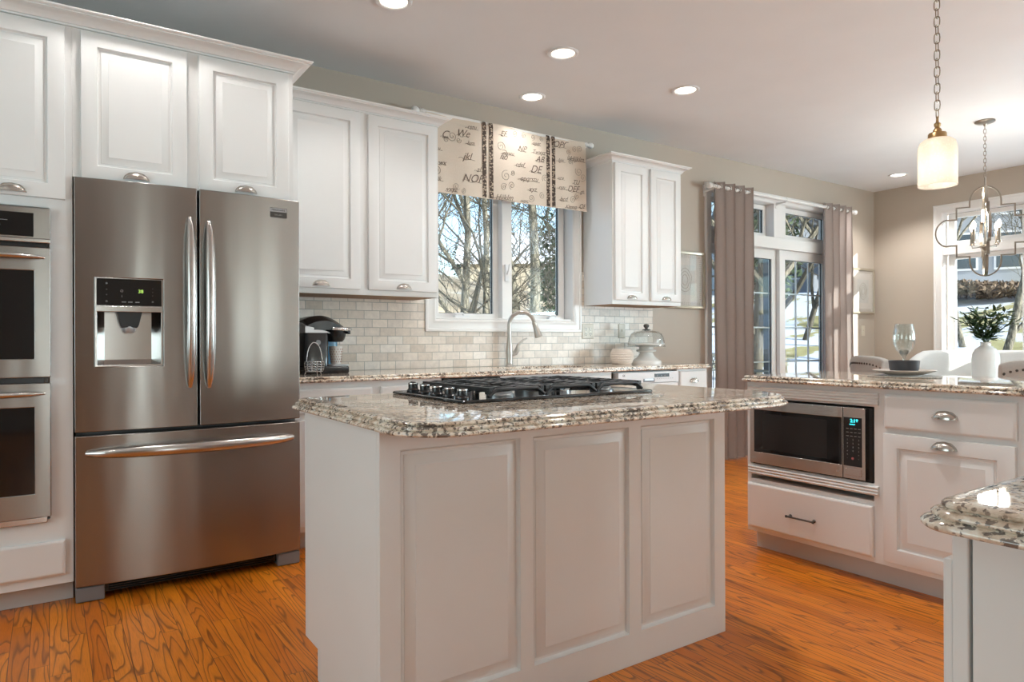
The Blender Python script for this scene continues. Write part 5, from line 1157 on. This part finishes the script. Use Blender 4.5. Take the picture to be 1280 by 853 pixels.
def hill(name, x0, x1, y0, y1, hmax, m, label):
    mb = MB(); n = 24; rows = []
    for j in range(n+1):
        v = j/n; yy = y0+(y1-y0)*v; rows.append([(x0+(x1-x0)*i/n, yy, max(-1.5, hgt(x0+(x1-x0)*i/n, yy)-0.1+hmax*sin(pi*i/n)*sin(pi*min(1, v*0.6)))) for i in range(n+1)])
    mb.loft(rows, closed=False, cap0=False, cap1=False); o = mb.build(name, m); o['kind'] = 'structure'; return o
hill('meadow', -4, 25, 20, 56, 3.0, MEADOW, '')
# deck and railing outside the patio door
dk = MB()
for k in range(24): dk.box(3.4, 10.2, YB+0.16+k*0.145, YB+0.16+k*0.145+0.138, -0.16, -0.12)
dk.box(3.5, 10.1, YB+0.2, YB+3.5, -0.35, -0.165)
for px in (3.6, 6.8, 10.0):
    for py in (4.5, 7.5): dk.box(px-0.07, px+0.07, py-0.07, py+0.07, -1.4, -0.34)
tag(dk.build('deck', DECKM, smooth=False), 'snow-dusted wooden deck outside the patio door', 'deck')
ry = 7.55; rl = empty('deck_railing', (6.8, ry, -0.12), 0, 'black iron deck railing with a row of interlaced arches outside the patio door', 'railing')
def RL(o): o.location += Vector((-6.8, -ry, 0.12)); return o
mb = MB(); mb.box(3.5, 10.2, ry-0.025, ry+0.025, 0.800, 0.850); RL(mb.build('top_rail', RAILM, rl, smooth=False))
mb = MB(); mb.box(3.5, 10.2, ry-0.015, ry+0.015, 0.560, 0.585); mb.box(3.5, 10.2, ry-0.015, ry+0.015, 0.0, 0.03); RL(mb.build('lower_rails', RAILM, rl, smooth=False))
mb = MB()
for k in range(44):
    cx_ = 3.62+k*0.15; mb.tube([(cx_+0.15*cos(a), ry, 0.60+0.20*sin(a)) for a in [pi*j/12 for j in range(13)]], 0.010, 6)
    mb.tube([(cx_+0.15*cos(a), ry, 0.80-0.20*sin(a)) for a in [pi*j/12 for j in range(13)]], 0.008, 6)
RL(mb.build('arch_scrollwork', RAILM, rl, smooth=False))
mb = MB()
for k in range(56): mb.box(3.55+k*0.12, 3.562+k*0.12, ry-0.006, ry+0.006, 0.03, 0.56)
RL(mb.build('balusters', RAILM, rl, smooth=False))
for px in (3.55, 5.2, 6.9, 8.5, 10.15): RL(MB().box(px-0.04, px+0.04, ry-0.04, ry+0.04, -0.119, 0.90).build('post', RAILM, rl, smooth=False))
tag(MB().box(9.35, 9.50, 6.55, 6.70, -0.119, 3.2).build('reflection_post', SCREEN, bevel=0.01), 'dark blue-grey post on the deck standing in for a reflection in the door glass', 'post')  # added post in place of the blue reflection on the door glass edge
ot = empty('deck_table', (9.0, 6.75, -0.119), 0, 'small dark metal table on the deck beside the railing', 'table')

# trees
def tree(loc, h, r, seed, label, m=BARK, name='bare_tree', lean=(0, 0), spread=0.55, depth=5, first=0.35, nb_=4, group=None, trunk_only=False):
    rnd = random.Random(seed); t = empty(name, loc, 0, label, 'tree', group)
    tr = MB(); br = MB()
    def grow(p, d, L_, rad, lev, mb):
        n = 5; pts = [p.copy()]; q = p.copy(); dd = d.copy()
        for k in range(n):
            dd = (dd+Vector((rnd.uniform(-1, 1), rnd.uniform(-1, 1), rnd.uniform(-0.3, 0.6)))*(0.10 if lev == 0 else 0.20)).normalized(); q = q+dd*L_/n; pts.append(q.copy())
        tip = rad*(0.55 if lev < depth else 0.25)
        mb.tube(pts, [rad+(tip-rad)*k/n for k in range(n+1)], 10 if lev == 0 else (6 if lev < 3 else 4), caps=False)
        if lev >= depth: return
        nb2 = nb_ if lev else nb_+3
        for k in range(nb2):
            i = rnd.randint(max(1, int(n*(first if lev == 0 else 0.3))), n) if k else n
            b = pts[i]; ax = Vector((rnd.uniform(-1, 1), rnd.uniform(-1, 1), rnd.uniform(-0.15, 0.7))).normalized()
            d2 = (dd*(1-spread)+ax*spread).normalized(); grow(b, d2, L_*rnd.uniform(0.50, 0.78), max(0.006, rad*(0.55 if lev == 0 else 0.6)*(1-0.3*i/n)), lev+1, br)
    grow(Vector((0, 0, -0.15)), Vector((lean[0], lean[1], 1)).normalized(), h*0.55, r, 0, tr)
    tr.build('trunk', m, t, ang=60); br.build('branches', m, t, smooth=False)
    return t
def at(px, d):   # a compass bearing from the kitchen, d metres away
    x = (px-640)/853.6; v = Vector((_w.x+_r3.x*x, _w.y+_r3.y*x)); v *= d; return (v.x, v.y)
def T(px, d, h, r, seed, label, **k):
    x, y = at(px, d); return tree((x, y, hgt(x, y)), h, r, seed, label, **k)
T(652, 11.5, 13, 0.130, 3, 'thick pale-barked tree trunk seen through the right sash of the sink window', spread=0.4, depth=4, first=0.9, nb_=2)
T(668, 16, 13, 0.14, 5, 'second pale trunk just right of the thickest tree outside the sink window', spread=0.4, depth=4, first=0.7, nb_=2)
T(592, 13, 9, 0.10, 8, 'forked bare tree in the middle of the left sash of the sink window', first=0.5, lean=(-0.05, 0))
T(610, 15, 12, 0.085, 13, 'slim straight bare tree at the right side of the left sink window sash', m=BARK, spread=0.45, first=0.6, nb_=2)
T(565, 11, 6.0, 0.05, 21, 'thin bare sapling nearest the left edge of the sink window', m=BARKD, lean=(0.2, 0), spread=0.6)
T(578, 20, 9, 0.07, 22, 'distant bare tree behind the forked one outside the sink window', m=BARKD)
T(690, 19, 10, 0.08, 31, 'bare leaning tree at the far right of the sink window view', m=BARKD, lean=(0.3, 0))
T(945, 17, 11, 0.16, 41, 'mossy bare tree seen through the left panel of the patio door', m=BARKD, nb_=3)
T(981, 15, 12, 0.15, 43, 'large pale tree seen beside the centre stile of the patio door', first=0.4)
T(1005, 23, 11, 0.10, 44, 'leaning bare tree in the right panel of the patio door', m=BARKD, lean=(0.25, -0.2))
T(1205, 20, 9, 0.09, 51, 'bare tree at the left side of the dining window view', lean=(-0.2, 0.1))
T(1250, 17, 9, 0.10, 52, 'pale leaning bare tree right of centre in the dining window', lean=(0.15, -0.1), m=BARK)
T(1300, 22, 10, 0.10, 53, 'bare tree at the right edge of the dining window view', m=BARKD)
for k, (px, d, s_) in enumerate(((540, 34, 60), (625, 36, 61), (735, 32, 62), (925, 38, 63), (1040, 40, 64), (1225, 42, 65))):
    x, y = at(px, d); tree((x, y, hgt(x, y)), 12, 0.13, s_, 'distant bare tree on the hillside', m=BARKD, group='distant hillside trees', depth=5)
def bush(px, d, rx, rz, seed, label, m=LEAFL, n=1800, sz=0.09, z_off=0.0, name='evergreen_shrub', cat='shrub', stem=True):
    rnd = random.Random(seed); x, y = at(px, d); t = empty(name, (x, y, hgt(x, y)), 0, label, cat); mb = MB()
    for k in range(n):
        a = rnd.uniform(0, 2*pi); ph = math.acos(rnd.uniform(-1, 1)); rr = rnd.uniform(0.35, 1.0)**0.6*(1+0.18*sin(3*a+seed))
        c_ = Vector((rx*rr*sin(ph)*cos(a), rx*rr*sin(ph)*sin(a), z_off+rz+rz*rr*cos(ph)))
        d1 = Vector((rnd.uniform(-1, 1), rnd.uniform(-1, 1), rnd.uniform(-1, 1))).normalized()*sz; d2 = d1.cross(Vector((rnd.uniform(-1, 1), rnd.uniform(-1, 1), 1))).normalized()*sz*0.45
        mb.quad(c_-d1, c_+d2, c_+d1, c_-d2)
    mb.build('foliage', m, t, smooth=False)
    if stem: MB().tube([(0, 0, -0.2), (0, 0, z_off+rz)], [0.09, 0.04], 7).build('trunk', BARKD, t)
    return t
bush(706, 22, 1.0, 2.3, 1, 'broad dark evergreen behind the trees right of the thick trunk', n=2600, sz=0.10)
bush(594, 46, 1.6, 2.2, 2, 'round evergreen on the meadow skyline outside the sink window', n=1500, sz=0.18)
bush(955, 30, 1.6, 2.6, 3, 'olive-green evergreen beyond the deck railing', n=2200, sz=0.16)
bush(1205, 29, 2.4, 0.30, 4, 'low brown hedge in front of the grey house, left of the other', m=HAIRB, n=3000, sz=0.13, stem=False, name='hedge', cat='hedge')
bush(1250, 27.5, 2.6, 0.30, 5, 'low brown hedge in front of the grey house, right of the other', m=HAIRB, n=3000, sz=0.13, stem=False, name='hedge', cat='hedge')
bush(690, 14, 1.3, 0.7, 6, 'twiggy brush below the sink window view, among the trunks', m=HAIRB, n=1200, sz=0.10, stem=False, name='brush', cat='shrub')

# neighbouring houses
def house(px, d, w, dp, h, rh, rot, label, roof=ROOF, wall=SIDE, wins=()):
    x, y = at(px, d); z = hgt(x, y); t = empty('house', (x, y, z), rot, label, 'house')
    MB().box(-w/2, w/2, 0, dp, -0.6, h).build('walls', wall, t, smooth=False)
    e = 0.35; mb = MB(); A = [(-w/2-e, -e, h-0.1), (-w/2-e, dp/2, h+rh), (-w/2-e, dp+e, h-0.1), (-w/2-e, dp+e, h+0.08), (-w/2-e, dp/2, h+rh+0.2), (-w/2-e, -e, h+0.08)]
    mb.loft([A, [(-a[0], a[1], a[2]) for a in A]]); mb.build('roof', roof, t, smooth=False)
    mb = MB(); mb.loft([[(-w/2, 0.01, h-0.02), (-w/2, dp-0.01, h-0.02), (-w/2, dp/2, h+rh-0.02)], [(w/2, 0.01, h-0.02), (w/2, dp-0.01, h-0.02), (w/2, dp/2, h+rh-0.02)]]); mb.build('gable', wall, t, smooth=False)
    for wx, wz, ww, wh in wins:
        f_ = MB().box(wx-ww/2-0.1, wx+ww/2+0.1, -0.06, 0.02, wz-0.1, wz+wh+0.1).build('window', WHT, t, smooth=False)
        MB().box(wx-ww/2, wx+ww/2, -0.075, -0.05, wz, wz+wh).build('glazing', HGLS, f_, smooth=False)
    return t
ww_ = [(-4.6+1.85*k, 0.9, 1.0, 1.7) for k in range(6)]+[(-4.6+1.85*k, 3.6, 0.9, 1.3) for k in range(6)]
house(1232, 34, 12, 8, 5.6, 2.2, radians(-60), 'grey neighbouring house with rows of white-framed windows beyond the dining window', wins=ww_)
house(1003, 46, 9, 7, 4.6, 2.4, radians(-38), 'grey neighbouring house up the slope beyond the patio door', wins=[(-2.8, 1.0, 1.0, 1.6), (-0.6, 1.0, 1.0, 1.6), (2.0, 1.0, 1.6, 1.6), (-2.8, 3.0, 1.0, 1.1), (2.0, 3.0, 1.0, 1.1)])
house(683, 40, 10, 8, 2.0, 2.2, radians(-35), 'low house with snow-covered roof behind the evergreens outside the sink window', roof=ROOFT, wall=mat('tan_house_siding', (0.36, 0.32, 0.25), 0.8), wins=[(-3, 0.6, 1.1, 1.0), (0, 0.6, 1.1, 1.0), (3, 0.6, 1.1, 1.0)])

# deck table parts
MB().lathe([(0.0, 0.70), (0.34, 0.70), (0.35, 0.71), (0.34, 0.72), (0, 0.72)], (0, 0, 0), 28).build('table_top', RAILM, ot)
for k in range(3): a = 2*pi*k/3; MB().tube([(0.22*cos(a), 0.22*sin(a), 0.70), (0.28*cos(a), 0.28*sin(a), 0.0)], 0.012, 6).build('leg', RAILM, ot)
